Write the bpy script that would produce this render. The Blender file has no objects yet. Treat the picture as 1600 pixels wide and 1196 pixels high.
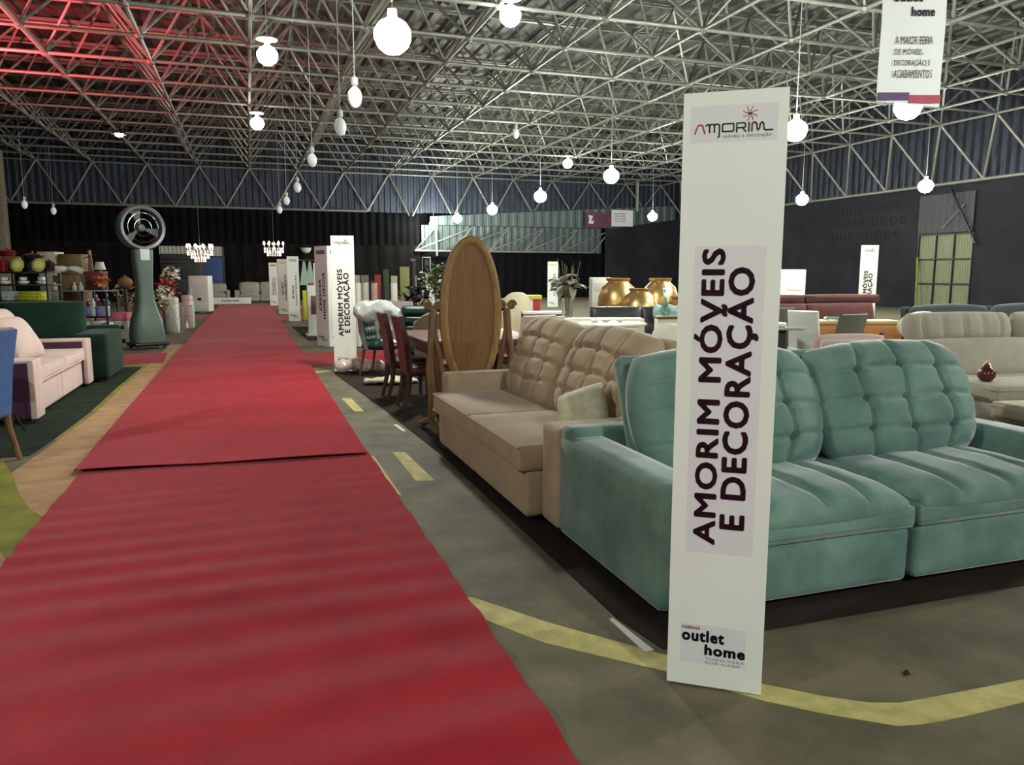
import bpy, bmesh, math, random
from mathutils import Vector, Matrix, Euler

# ------------------------------------------------------------------ camera, world, exposure
SC = bpy.context.scene
COL = SC.collection
PI = math.pi
R = math.radians
cam_data = bpy.data.cameras.new('camera')
cam_data.sensor_width = 36.0
cam_data.lens = 27.0                       # 1200 px on a 1600 px frame
cam_data.clip_end = 300
cam_data.clip_start = 0.05
CAM = bpy.data.objects.new('camera', cam_data)
COL.objects.link(CAM)
CAM.location = (0.0, 0.0, 1.45)
CAM.rotation_euler = (R(90 - 7.97), 0.0, R(-18.78))
SC.camera = CAM

world = bpy.data.worlds.new('world')
SC.world = world
world.use_nodes = True
world.node_tree.nodes['Background'].inputs[0].default_value = (0.75, 0.9, 1.0, 1)
world.node_tree.nodes['Background'].inputs[1].default_value = 0.05

SC.view_settings.view_transform = 'Standard'
SC.view_settings.look = 'None'
SC.view_settings.exposure = 1.5
SC.view_settings.gamma = 1.0
SC.view_settings.use_curve_mapping = False
try:
    SC.cycles.max_bounces = 6
    SC.cycles.diffuse_bounces = 3
    SC.cycles.sample_clamp_indirect = 6.0
except Exception:
    pass
LAMP_STRENGTH = 150.0                      # radiance of a lit high-bay bulb
RED_LIGHT = 2200.0

# ------------------------------------------------------------------ helpers: materials
def lin(c):
    out = []
    for x in c[:3]:
        x = x / 255.0
        out.append(x / 12.92 if x <= 0.04045 else ((x + 0.055) / 1.055) ** 2.4)
    return (out[0], out[1], out[2], 1.0)

MATS = {}
def mat(key, rgb=None, rough=0.6, metal=0.0, var=0.0, scale=8.0, bump=0.0, bscale=60.0, sheen=0.0,
        rgb2=None, spec=None, trans=0.0, alpha=1.0, emit=0.0, stretch=None, coat=0.0, ior=None):
    """procedural Principled material: base colour, large soft colour variation, fine relief"""
    if key in MATS:
        return MATS[key]
    m = bpy.data.materials.new(key)
    m.use_nodes = True
    nt = m.node_tree
    b = nt.nodes['Principled BSDF']
    c = lin(rgb)
    b.inputs['Base Color'].default_value = c
    b.inputs['Roughness'].default_value = rough
    b.inputs['Metallic'].default_value = metal
    if spec is not None:
        b.inputs['Specular IOR Level'].default_value = spec
    if sheen:
        b.inputs['Sheen Weight'].default_value = sheen
        b.inputs['Sheen Roughness'].default_value = 0.35
        b.inputs['Sheen Tint'].default_value = (.95, .9, .97, 1)
    if trans:
        b.inputs['Transmission Weight'].default_value = trans
    if coat:
        b.inputs['Coat Weight'].default_value = coat
    if ior:
        b.inputs['IOR'].default_value = ior
    if alpha < 1:
        b.inputs['Alpha'].default_value = alpha
    if emit:
        b.inputs['Emission Color'].default_value = c
        b.inputs['Emission Strength'].default_value = emit
    if var or bump:
        tc = nt.nodes.new('ShaderNodeTexCoord')
        src = tc.outputs['Object']
        if stretch:
            mp = nt.nodes.new('ShaderNodeMapping')
            mp.inputs['Scale'].default_value = stretch
            nt.links.new(src, mp.inputs['Vector'])
            src = mp.outputs['Vector']
    if var:
        n = nt.nodes.new('ShaderNodeTexNoise')
        n.inputs['Scale'].default_value = scale
        n.inputs['Detail'].default_value = 5
        n.inputs['Roughness'].default_value = 0.6
        nt.links.new(src, n.inputs['Vector'])
        r = nt.nodes.new('ShaderNodeValToRGB')
        d = lin(rgb2) if rgb2 else tuple(x * (1 - var) for x in c[:3]) + (1,)
        e = c if rgb2 else tuple(min(1, x * (1 + var)) for x in c[:3]) + (1,)
        r.color_ramp.elements[0].position = 0.35
        r.color_ramp.elements[0].color = d
        r.color_ramp.elements[1].position = 0.65
        r.color_ramp.elements[1].color = e
        nt.links.new(n.outputs['Fac'], r.inputs['Fac'])
        nt.links.new(r.outputs['Color'], b.inputs['Base Color'])
    if bump:
        n2 = nt.nodes.new('ShaderNodeTexNoise')
        n2.inputs['Scale'].default_value = bscale
        n2.inputs['Detail'].default_value = 3
        nt.links.new(src, n2.inputs['Vector'])
        bp = nt.nodes.new('ShaderNodeBump')
        bp.inputs['Strength'].default_value = bump
        bp.inputs['Distance'].default_value = 0.01
        nt.links.new(n2.outputs['Fac'], bp.inputs['Height'])
        nt.links.new(bp.outputs['Normal'], b.inputs['Normal'])
    MATS[key] = m
    return m

# ------------------------------------------------------------------ helpers: objects
def obj(name, me, m=None, parent=None, loc=None, rot=None):
    o = bpy.data.objects.new(name, me)
    COL.objects.link(o)
    if m is not None and not me.materials:
        me.materials.append(m)
    if parent is not None:
        o.parent = parent
    if loc is not None:
        o.location = loc
    if rot is not None:
        o.rotation_euler = rot
    return o

def tag(o, label=None, cat=None, group=None, kind=None):
    if label: o['label'] = label
    if cat: o['category'] = cat
    if group: o['group'] = group
    if kind: o['kind'] = kind
    return o

def thing(name, label, cat, loc=(0, 0, 0), rz=0.0, group=None):
    o = bpy.data.objects.new(name, None)
    COL.objects.link(o)
    o.location = loc
    o.rotation_euler = (0, 0, rz)
    o.empty_display_size = 0.1
    return tag(o, label, cat, group)

def copy_tree(o, parent=None):
    c = o.copy()
    COL.objects.link(c)
    if parent is not None:
        c.parent = parent
    for ch in list(o.children):
        copy_tree(ch, c)
    return c

def finish(me, smooth):
    if smooth:
        for p in me.polygons:
            p.use_smooth = True
        me.set_sharp_from_angle(angle=R(smooth if smooth is not True else 40))
    return me

class MB:
    """collects shapes into one mesh"""
    def __init__(s):
        s.v = []; s.f = []
    def add(s, vs, fs):
        n = len(s.v)
        s.v += [tuple(v) for v in vs]
        s.f += [tuple(i + n for i in f) for f in fs]
        return s
    def box(s, x0, x1, y0, y1, z0, z1):
        return s.add([(x0,y0,z0),(x1,y0,z0),(x1,y1,z0),(x0,y1,z0),(x0,y0,z1),(x1,y0,z1),(x1,y1,z1),(x0,y1,z1)],
                     [(0,3,2,1),(4,5,6,7),(0,1,5,4),(1,2,6,5),(2,3,7,6),(3,0,4,7)])
    def bar(s, p, q, r, n=6, r2=None):
        p = Vector(p); q = Vector(q); d = (q - p)
        r2 = r if r2 is None else r2
        a = d.orthogonal().normalized(); b = d.normalized().cross(a)
        vs = []
        for c, rr in ((p, r), (q, r2)):
            for i in range(n):
                t = 2 * PI * i / n
                vs.append(c + (a * math.cos(t) + b * math.sin(t)) * rr)
        fs = [(i, (i+1) % n, n + (i+1) % n, n + i) for i in range(n)]
        fs += [tuple(range(n-1, -1, -1)), tuple(range(n, 2*n))]
        return s.add(vs, fs)
    def tube(s, pts, r, n=8, flat=1.0):
        pts = [Vector(p) for p in pts]
        rs = r if isinstance(r, (list, tuple)) else [r] * len(pts)
        vs = []; up = None
        for i, p in enumerate(pts):
            d = (pts[min(i+1, len(pts)-1)] - pts[max(i-1, 0)]).normalized()
            if up is None:
                up = d.orthogonal().normalized()
            a = (up - d * up.dot(d))
            a = a.normalized() if a.length > 1e-6 else d.orthogonal().normalized()
            up = a
            b = d.cross(a)
            for k in range(n):
                t = 2 * PI * k / n
                vs.append(p + (a * math.cos(t) + b * math.sin(t) * flat) * rs[i])
        fs = []
        for i in range(len(pts) - 1):
            for k in range(n):
                fs.append((i*n + k, i*n + (k+1) % n, (i+1)*n + (k+1) % n, (i+1)*n + k))
        fs += [tuple(range(n-1, -1, -1)), tuple(range((len(pts)-1)*n, len(pts)*n))]
        return s.add(vs, fs)
    def lathe(s, prof, n=16, c=(0, 0, 0)):
        vs = []
        for (r, z) in prof:
            for k in range(n):
                t = 2 * PI * k / n
                vs.append((c[0] + r * math.cos(t), c[1] + r * math.sin(t), c[2] + z))
        fs = []
        for i in range(len(prof) - 1):
            for k in range(n):
                fs.append((i*n + k, i*n + (k+1) % n, (i+1)*n + (k+1) % n, (i+1)*n + k))
        if prof[0][0] > 1e-5: fs.append(tuple(range(n-1, -1, -1)))
        if prof[-1][0] > 1e-5: fs.append(tuple(range((len(prof)-1)*n, len(prof)*n)))
        return s.add(vs, fs)
    def prism(s, poly, a, b, axis='y'):
        """polygon (u, v) extruded along an axis: y -> (x, z), z -> (x, y), x -> (y, z)"""
        n = len(poly)
        def P(u, v, w):
            return {'y': (u, w, v), 'z': (u, v, w), 'x': (w, u, v)}[axis]
        vs = [P(u, v, a) for u, v in poly] + [P(u, v, b) for u, v in poly]
        fs = [(i, (i+1) % n, n + (i+1) % n, n + i) for i in range(n)]
        fs += [tuple(range(n-1, -1, -1)), tuple(range(n, 2*n))]
        return s.add(vs, fs)
    def mesh(s, name, smooth=False, fix=True):
        me = bpy.data.meshes.new(name)
        me.from_pydata(s.v, [], s.f)
        if fix:
            bm = bmesh.new(); bm.from_mesh(me)
            bmesh.ops.recalc_face_normals(bm, faces=bm.faces)
            bm.to_mesh(me); bm.free()
        return finish(me, smooth)
    def build(s, name, m, parent=None, smooth=False, loc=None, rot=None):
        return obj(name, s.mesh(name, smooth), m, parent, loc, rot)

def rbox(name, x0, x1, y0, y1, z0, z1, bev, m, parent=None, seg=3, puff=0.0, loc=None, rot=None):
    """box with rounded edges; puff bulges the faces like upholstery"""
    bm = bmesh.new()
    bmesh.ops.create_cube(bm, size=1.0)
    for v in bm.verts:
        v.co.x = x0 + (v.co.x + .5) * (x1 - x0)
        v.co.y = y0 + (v.co.y + .5) * (y1 - y0)
        v.co.z = z0 + (v.co.z + .5) * (z1 - z0)
    if puff:
        bmesh.ops.subdivide_edges(bm, edges=bm.edges[:], cuts=5, use_grid_fill=True)
        cx, cy, cz = (x0+x1)/2, (y0+y1)/2, (z0+z1)/2
        hx, hy, hz = (x1-x0)/2, (y1-y0)/2, (z1-z0)/2
        for v in bm.verts:
            u, w, t = (v.co.x-cx)/hx, (v.co.y-cy)/hy, (v.co.z-cz)/hz
            if abs(u) > .99: v.co.x += math.copysign(puff*(1-w*w)*(1-t*t), u)
            if abs(w) > .99: v.co.y += math.copysign(puff*(1-u*u)*(1-t*t), w)
            if abs(t) > .99: v.co.z += math.copysign(puff*(1-u*u)*(1-w*w), t)
        es = [e for e in bm.edges if e.calc_face_angle(0) > R(50)]
    else:
        es = bm.edges[:]
    if bev:
        bmesh.ops.bevel(bm, geom=es, offset=bev, segments=seg, profile=.5, affect='EDGES', clamp_overlap=True)
    bmesh.ops.recalc_face_normals(bm, faces=bm.faces)
    me = bpy.data.meshes.new(name)
    bm.to_mesh(me); bm.free()
    for p in me.polygons: p.use_smooth = True
    if not puff:
        me.set_sharp_from_angle(angle=R(50))
    return obj(name, me, m, parent, loc, rot)

def cushion(name, w, h, t, m, parent=None, loc=None, rot=None, cols=(), rows=(), g=0.05, gh=0.03, rnd=0.35,
            nx=40, nz=32, wave=0.03, power=0.42, sig=0.045, back=0.5, wrinkle=0.0, seed=1):
    """soft cushion in its own x-z plane, front towards -y; cols / rows are stitched grooves at u, v in -1..1"""
    rd = random.Random(seed)
    ph = [rd.uniform(0, 6.28) for _ in range(6)]
    def outline(u, v):
        return w/2 * u * math.sqrt(1 - rnd*v*v/2), h/2 * v * math.sqrt(1 - rnd*u*u/2)
    def th(u, v):
        e = max(0.0, (1 - abs(u)**4)) * max(0.0, (1 - abs(v)**4))
        return e ** power
    def groove(u, v):
        a = 0.0
        for c in cols:
            cu = c + wave * math.sin(5.5*v + c*7)
            a = max(a, math.exp(-((u - cu)/sig)**2))
        b = 0.0
        for r_ in rows:
            rv = r_ + wave*.6*math.sin(5*u + r_*5)
            b = max(b, math.exp(-((v - rv)/(sig*1.1))**2))
        return g*a + gh*b + (g*1.1)*a*b
    vs = []; fs = []
    us = [math.sin(-PI/2 + PI*i/nx)*.35 + (-1 + 2*i/nx)*.65 for i in range(nx+1)]
    ws = [math.sin(-PI/2 + PI*i/nz)*.35 + (-1 + 2*i/nz)*.65 for i in range(nz+1)]
    for side in (0, 1):
        for v in ws:
            for u in us:
                x, z = outline(u, v)
                e = th(u, v)
                if side == 0:
                    wr = wrinkle*e*(math.sin(9*u+4*v+ph[0])+math.sin(14*v-5*u+ph[1]))*.5 if wrinkle else 0
                    y = -t/2*e*1.0 + groove(u, v)*e**1.1 + wr
                    y = min(y, -0.002)
                else:
                    y = t*back*e
                vs.append((x, y, z))
    n1 = (nx+1)*(nz+1)
    for j in range(nz):
        for i in range(nx):
            a = j*(nx+1)+i
            fs.append((a, a+1, a+nx+2, a+nx+1))
            fs.append((n1+a, n1+a+nx+1, n1+a+nx+2, n1+a+1))
    me = bpy.data.meshes.new(name)
    me.from_pydata(vs, [], fs)
    bm = bmesh.new(); bm.from_mesh(me)
    bmesh.ops.remove_doubles(bm, verts=bm.verts, dist=0.0045)
    bmesh.ops.recalc_face_normals(bm, faces=bm.faces)
    bm.to_mesh(me); bm.free()
    for p in me.polygons: p.use_smooth = True
    return obj(name, me, m, parent, loc, rot)

TEXT_CACHE = {}
def text(name, s, w, h, m, parent, mtx, bold=0.0, depth=0.0012, rotate=False):
    """flat lettering as a mesh fitted to w x h; mtx maps text x / y / normal into the parent's space, centred"""
    key = (s, bold)
    if key not in TEXT_CACHE:
        cu = bpy.data.curves.new('lettering', 'FONT')
        cu.body = s
        cu.size = 1.0
        weight = bold*1.25; cu.space_character = 1.12 if bold else 1.0
        cu.resolution_u = 3
        cu.extrude = 0.01
        ob = bpy.data.objects.new('lettering', cu)
        me = bpy.data.meshes.new_from_object(ob)
        if weight:                       # heavier letters: shifted copies merged into one
            bm = bmesh.new(); 
            for dx, dy in ((-1,0),(1,0),(0,-1),(0,1),(-.7,-.7),(.7,-.7),(-.7,.7),(.7,.7)):
                m2 = me.copy(); m2.transform(Matrix.Translation((dx*weight, dy*weight, 0))); bm.from_mesh(m2); bpy.data.meshes.remove(m2)
            bm.to_mesh(me); bm.free()
        bpy.data.objects.remove(ob)
        xs = [v.co.x for v in me.vertices]; ys = [v.co.y for v in me.vertices]
        TEXT_CACHE[key] = (me, min(xs), max(xs), min(ys), max(ys))
    me0, x0, x1, y0, y1 = TEXT_CACHE[key]
    me = me0.copy()
    me.name = name
    me.materials.clear()
    sx = w / (x1 - x0); sy = h / (y1 - y0); sz = depth / 0.01
    T = mtx @ Matrix.Diagonal((sx, sy, sz, 1)) @ Matrix.Translation((-(x0+x1)/2, -(y0+y1)/2, 0))
    me.transform(T)
    return obj(name, me, m, parent)

def face_mtx(o, x, y):
    x = Vector(x); y = Vector(y); z = x.cross(y)
    return Matrix(((x.x, y.x, z.x, o[0]), (x.y, y.y, z.y, o[1]), (x.z, y.z, z.z, o[2]), (0, 0, 0, 1)))

def struct(name, mb, m, smooth=False, label=None):
    o = mb.build(name, m, None, smooth)
    o['kind'] = 'structure'
    if label: o['label'] = label
    return o

# ------------------------------------------------------------------ materials
m_concrete = mat('concrete', (114,103,82), .75, var=.3, scale=2.6, rgb2=(83,75,59), bump=.35, bscale=45)
m_darkcarpet = mat('dark_carpet', (52,44,40), .95, var=.2, scale=3, bump=.4, bscale=250, spec=.1)
m_greencarpet = mat('green_carpet', (44,52,44), .95, var=.25, scale=3, bump=.4, bscale=250, spec=.1)
m_red = mat('red_felt', (166,28,42), .97, var=.1, scale=5, bump=.5, bscale=300, spec=.08, sheen=.15)
m_yellow = mat('yellow_paint', (205,190,125), .75, var=.2, scale=9, rgb2=(170,155,95))
m_tan = mat('tan_paint', (190,146,108), .7, var=.2, scale=3, rgb2=(158,120,84), stretch=(1, 2.2, 1))
m_olive = mat('olive_paint', (142,138,48), .7, var=.2, scale=4, rgb2=(112,104,36))
m_tape = mat('white_tape', (225,222,212), .5, var=.05)
m_steel = mat('painted_steel', (134,134,126), .42, metal=.35, var=.12, scale=3)
m_node = mat('steel_node', (120,118,112), .5, metal=.4, var=.1)
m_roof = mat('roof_sheet', (66,68,62), .55, metal=.2, var=.25, scale=1.2)
m_fascia = mat('fascia_sheet', (44,50,66), .5, metal=.2, var=.2, scale=.8)
m_fascia2 = mat('fascia_sheet_grey', (88,98,100), .5, metal=.2, var=.15, scale=.8)
m_black = mat('black_cloth', (16,16,19), .95, var=.3, scale=1.5, spec=.1)
m_black2 = mat('black_cloth_brown', (26,23,22), .95, var=.3, scale=1.5, spec=.1)
m_rwall = mat('dark_wall_paint', (38,38,44), .85, var=.25, scale=.7, spec=.25)
m_white = mat('sign_board', (236,236,230), .55, var=.02, scale=3)
m_lilac = mat('sticker', (226,223,226), .4, var=.02)
m_plum = mat('plum_ink', (62,24,46), .5)
m_ink = mat('black_ink', (26,24,30), .5)
m_redink = mat('red_ink', (176,36,46), .5)
m_greyink = mat('grey_ink', (150,148,152), .5)
m_teal = mat('teal_velvet', (122,150,140), .85, var=.22, scale=3.5, bump=.12, bscale=90, sheen=1.0, spec=.15, rgb2=(93,121,113))
m_beige = mat('beige_suede', (180,156,130), .85, var=.1, scale=3.5, bump=.1, bscale=120, sheen=.35, spec=.15)
m_creampil = mat('cream_pattern', (228,220,194), .7, var=.1, scale=22, rgb2=(206,195,164))
m_pinksofa = mat('pale_pink_fabric', (206,178,172), .85, var=.07, scale=4, sheen=.2, spec=.15, bump=.1, bscale=120)
m_purple = mat('purple_velvet', (74,46,66), .85, var=.15, scale=4, sheen=.2, spec=.15)
m_green = mat('green_velvet', (24,46,36), .8, var=.2, scale=3, sheen=.08, spec=.15)
m_greysofa = mat('warm_grey_linen', (168,160,146), .9, var=.07, scale=5, sheen=.2, spec=.12, bump=.1, bscale=150)
m_dgrey = mat('charcoal_fabric', (72,78,80), .9, var=.1, scale=4, sheen=.2, spec=.12)
m_maroon = mat('maroon_velvet', (96,60,58), .85, var=.1, scale=4, sheen=.3, spec=.15)
m_bsofa = mat('black_leather', (46,44,44), .45, var=.1, scale=5)
m_wsofa = mat('off_white_fabric', (206,204,186), .85, var=.05, scale=4, sheen=.2)
m_mint = mat('mint_fabric', (168,190,182), .85, var=.05, sheen=.2)
m_wood = mat('honey_wood', (128,90,42), .5, var=.2, scale=3, rgb2=(112,76,34), stretch=(9, 9, 1))
m_wood2 = mat('rustic_wood', (126,92,56), .55, var=.25, scale=5, rgb2=(92,66,38), stretch=(6, 6, 1.2))
m_dwood = mat('dark_wood', (58,38,28), .5, var=.2, scale=5, stretch=(6, 6, 1))
m_rwood = mat('red_brown_wood', (104,66,54), .45, var=.2, scale=5, stretch=(1, 8, 8))
m_legwood = mat('leg_wood', (112,74,42), .5, var=.2, scale=6, stretch=(8, 8, 1))
m_burg = mat('burgundy_leather', (68,34,36), .45, var=.12, scale=6, bump=.08)
m_blue = mat('blue_linen', (34,72,130), .9, var=.1, scale=8, sheen=.2, bump=.15, bscale=200)
m_metal = mat('dark_metal', (58,60,62), .4, metal=.7)
m_chrome = mat('chrome', (200,200,200), .2, metal=1.0)
m_gold = mat('gold_metal', (204,168,112), .36, metal=.9, var=.1, scale=5)
m_wplast = mat('white_plastic', (222,222,214), .4)
m_cream = mat('cream_lacquer', (224,216,186), .4)
m_fan = mat('fan_grey_green', (80,96,88), .45, var=.08, scale=3)
m_bplast = mat('black_plastic', (22,22,24), .4)
m_glass = mat('clear_glass', (225,240,236), .05, trans=.95, ior=1.3, alpha=.45)
m_tglass = mat('teal_glass', (130,190,180), .1, trans=.6, alpha=.6)

# ================================================================== THE HALL
MX, MY = 2.6, 2.45          # space-frame module
NX = [-4.9 + MX*k for k in range(-4, 13)]
NY = [46.5 - MY*k for k in range(0, 18)]
ZL, ZU = 7.35, 9.1          # lower and upper layer of the frame
ZC = 5.17                   # bottom chord of the edge truss

floor = struct('floor', MB().box(-16, 28.2, -12, 60, -.3, 0), m_concrete, label='worn concrete hall floor')

def flat_poly(name, pts, m, z0=0.0, z1=0.003, parent=None):
    return MB().prism(pts, z0, z1, 'z').build(name, m, parent)

# painted lines on the floor
flat_poly('painted_line', [(.78,3.24),(.90,3.19),(1.135,2.838),(1.454,2.441),(1.672,2.145),(1.829,2.003),(1.94,1.925),(2.04,1.889),
          (2.158,1.882),(2.41,1.871),(2.589,1.866),(4.8,1.85),(4.8,1.74),(2.45,1.758),(2.2,1.758),(2.083,1.762),(1.99,1.772),(1.924,1.789),
          (1.74,1.93),(1.606,2.057),(1.392,2.334),(1.048,2.688),(.78,3.13)], m_yellow, parent=floor)
flat_poly('painted_dash', [(1.06,6.19),(1.16,6.15),(1.19,5.20),(1.06,5.24)], m_yellow, parent=floor)
flat_poly('painted_dash', [(.98,9.16),(1.09,9.14),(1.11,8.18),(1.01,8.22)], m_yellow, parent=floor)
flat_poly('painted_line', [(.80,11.78),(1.24,12.08),(1.24,11.96),(.80,11.64)], m_yellow, parent=floor)
flat_poly('painted_strip', [(.868,6.1),(.895,6.1),(.895,4.9),(.868,5.0)], m_yellow, parent=floor)
flat_poly('painted_band', [(-1.72,6.41),(-1.516,5.78),(-1.353,5.352),(-1.15,5.0),(-1.1,6.0),(-1.1,17.5),(-1.62,17.5),(-1.6,14),(-1.62,11),(-1.6,9),(-1.66,7.6)], m_tan, parent=floor)
flat_poly('painted_band', [(-1.9,6.9),(-1.72,6.41),(-1.516,5.78),(-1.353,5.352),(-1.15,5.0),(-1.15,4.22),(-1.305,4.547),(-1.695,5.95),(-1.9,6.5)], m_olive, z1=.0025, parent=floor)
flat_poly('painted_band', [(-1.9,6.5),(-1.695,5.95),(-1.305,4.547),(-1.15,4.22),(-1.15,2.0),(-2.6,2.0),(-2.6,6.5)], m_tan, z1=.002, parent=floor)
flat_poly('painted_band', [(-1.66,7.6),(-1.6,9),(-1.62,11),(-1.6,14),(-1.62,15.1),(-1.95,15.1),(-1.95,7.6)], m_olive, z1=.002, parent=floor)

def slab(name, pts, m, z, label, cat='carpet'):
    o = MB().prism(pts, 0.001, z, 'z').build(name, m)
    return tag(o, label, cat)
slab('display_carpet', [(1.47,2.49),(1.42,2.79),(1.42,5.9),(1.33,8.26),(1.14,11.5),(1.25,12.3),(5.6,12.3),(8.2,9.0),(8.2,2.49)], m_darkcarpet, .006,
     'dark brown carpet laid under the beige sofa and dining set')
slab('display_carpet', [(-1.74,7.0),(-1.70,7.6),(-1.66,9),(-1.68,11),(-1.66,13.4),(-8,13.4),(-8,7.0)], m_greencarpet, .006,
     'dark green carpet laid under the pink and purple sofa')
slab('display_carpet', [(1.2,17.6),(1.1,22.5),(4.5,22.5),(4.5,17.6)], m_darkcarpet, .006, 'dark carpet patch behind the white two-sided totem')
slab('red_aisle_carpet', [(-1.4,13.9),(-1.5,15.7),(-5.5,15.7),(-5.5,13.9)], m_red, .007, 'short red carpet branching left before the grey mist fan')
slab('red_aisle_carpet', [(.86,12.66),(.9,14.75),(9.5,14.75),(9.5,12.66)], m_red, .007, 'red cross carpet running right behind the white plastic bag')
slab('red_aisle_carpet', [(.9,25.5),(.9,28.2),(9.5,28.2),(9.5,25.5)], m_red, .007, 'red cross carpet running right behind the climate-control totem')
slab('red_aisle_carpet', [(.92,34.0),(.95,38.2),(9.5,38.2),(9.5,34.0)], m_red, .007, 'farthest red cross carpet, by the most distant totem')
slab('red_aisle_carpet', [(-1.4,28.0),(-1.4,30.2),(-6,30.2),(-6,28.0)], m_red, .007, 'small red carpet on the left beside the white air cooler')
flat_poly('floor_tape', [(1.385,2.79),(1.405,2.80),(1.43,2.49),(1.39,2.49)], m_tape, 0, .004, floor)
flat_poly('floor_tape', [(1.275,7.35),(1.31,7.36),(1.335,7.0),(1.30,7.0)], m_tape, 0, .004, floor)

# the two lengths of red carpet down the aisle
def red_front():
    nx, ny = 10, 420
    x0, x1, y0, y1 = -1.235, .872, -1.2, 6.25
    vs = []; fs = []
    for j in range(ny+1):
        y = y0 + (y1-y0)*j/ny
        for i in range(nx+1):
            u = i/nx
            x = x0 + (x1-x0)*u
            yy = y - .09*u + .03*math.sin(3*y+2*u)
            lam = .15+.052*(6.6-yy); ph = -19*math.log(lam)
            amp = .0048*(.65+.35*math.sin(1.7*y+3*u))*min(1, max(.2, (6.3-y)))*min(2.2, lam/.2)
            z = .008 + amp*(1+math.sin(2*PI*ph))
            vs.append((x + .004*math.sin(9*y), y, z))
    for j in range(ny):
        for i in range(nx):
            a = j*(nx+1)+i
            fs.append((a, a+1, a+nx+2, a+nx+1))
    # skirt so that the felt has thickness at its edges
    n = len(vs)
    rim = [j*(nx+1) for j in range(ny+1)]
    rim2 = [j*(nx+1)+nx for j in range(ny+1)]
    for col in (rim, rim2):
        b = len(vs)
        for k in col: vs.append((vs[k][0], vs[k][1], .001))
        for k in range(len(col)-1):
            fs.append((col[k], col[k+1], b+k+1, b+k))
    me = bpy.data.meshes.new('red_aisle_carpet'); me.from_pydata(vs, [], fs); finish(me, True)
    return obj('red_aisle_carpet', me, m_red)
tag(red_front(), 'near length of red aisle carpet, rippled across its width', 'carpet')
def red_rear():
    nx, ny = 16, 60
    vs = []; fs = []
    for layer in (0, 1):
        for j in range(ny+1):
            t = j/ny
            for i in range(nx+1):
                u = i/nx
                ys = 6.21 - .11*u + .015*math.sin(7*u)
                y = ys + (41.0-ys)*t**2.2
                x = (-1.27 - .12*t**1.1) + (2.11 + .22*t**1.1)*u
                lift = .022*math.exp(-(y-ys)/.25)*(.75+.25*math.sin(9*u+1)) + .012
                z = .010 + lift + .001*math.sin(y*3)
                if layer: z = max(.002, z-.006)
                vs.append((x, y, z))
    n1 = (nx+1)*(ny+1)
    for j in range(ny):
        for i in range(nx):
            a = j*(nx+1)+i
            fs.append((a, a+1, a+nx+2, a+nx+1)); fs.append((n1+a, n1+a+nx+1, n1+a+nx+2, n1+a+1))
    for i in range(nx): fs.append((i, n1+i, n1+i+1, i+1))
    for j in range(ny):
        a = j*(nx+1); fs.append((a, a+nx+1, n1+a+nx+1, n1+a))
        a += nx; fs.append((a, n1+a, n1+a+nx+1, a+nx+1))
    me = bpy.data.meshes.new('red_aisle_carpet'); me.from_pydata(vs, [], fs); finish(me, True)
    return obj('red_aisle_carpet', me, m_red)
tag(red_rear(), 'far length of red aisle carpet, its curled end overlapping the rippled one', 'carpet')

# ---- walls
def corrugated(x0, x1, z0f, z1f, y, pitch=.35, depth=.045, plane='y'):
    """trapezoidal sheet standing in the plane y = const (or x = const)"""
    vs = []; fs = []
    n = int(abs(x1-x0)/pitch)
    prof = []
    for k in range(n+1):
        b = x0 + (x1-x0)*k/(n+1e-9) if n else x0
        p = (x1-x0)/max(1, n)
        for t, d in ((0, 0), (.35, 0), (.5, 1), (.85, 1)):
            if k == n and t > 0: break
            prof.append((b + p*t, -d*depth))
    for u, d in prof:
        a = (u, y+d) if plane == 'y' else (y+d, u)
        vs.append((a[0], a[1], z0f(u))); vs.append((a[0], a[1], z1f(u)))
    for k in range(len(prof)-1):
        fs.append((2*k, 2*k+2, 2*k+3, 2*k+1))
    return MB().add(vs, fs)
def const(c): return lambda u: c

def curtain(x0, x1, y, z0, z1, amp=.05, per=.45, n=None, plane='y', seed=0):
    rd = random.Random(seed)
    n = n or int((x1-x0)/per*6)
    vs = []; fs = []
    for i in range(n+1):
        u = x0 + (x1-x0)*i/n
        d = amp*math.sin(2*PI*u/per + .8*math.sin(u*1.3))
        a = (u, y+d) if plane == 'y' else (y+d, u)
        vs += [(a[0], a[1], z0), (a[0], a[1], z1)]
    for i in range(n): fs.append((2*i, 2*i+2, 2*i+3, 2*i+1))
    return MB().add(vs, fs)

wall_back = struct('wall_back', MB().box(-16.2, 28.2, 47.9, 48.1, 0, 9.3), m_black, label='dark far wall of the hall')
for k in range(10):
    curtain(-16+2.6*k, -16+2.6*(k+1)-.02, 46.75, 0, 5.12, seed=k).build('cloth_panel', m_black, wall_back, 60)
for k in range(10):
    curtain(-15.6+2.56*k, -15.6+2.56*(k+1)-.03, 46.55, 0, 3.22, .03, .8).build('lower_cloth_panel', m_black2, wall_back, 60)
corrugated(-16, 10.2, const(5.15), const(9.2), 46.75).build('fascia_sheet', m_fascia, wall_back)
corrugated(10.2, 27.7, const(5.2), const(9.2), 46.9).build('fascia_sheet', m_fascia, wall_back)
def band_top(u): return 4.99 + (u-10.6)*.0645
corrugated(10.6, 27.6, const(4.48), band_top, 46.68, .55, .03).build('pale_fascia_sheet', m_fascia2, wall_back)
corrugated(10.2, 22.4, const(2.85), const(4.5), 47.3, .45, .06).build('pale_fascia_sheet', m_fascia2, wall_back)
curtain(10.1, 22.4, 46.8, 0, 2.86, .04, .6).build('cloth_panel', m_black, wall_back, 60)
MB().prism([(22.2,0),(27.65,0),(27.65,5.17),(22.2,4.41)], 46.3, 46.4, 'y').build('partition_panel', m_rwall, wall_back)

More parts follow.
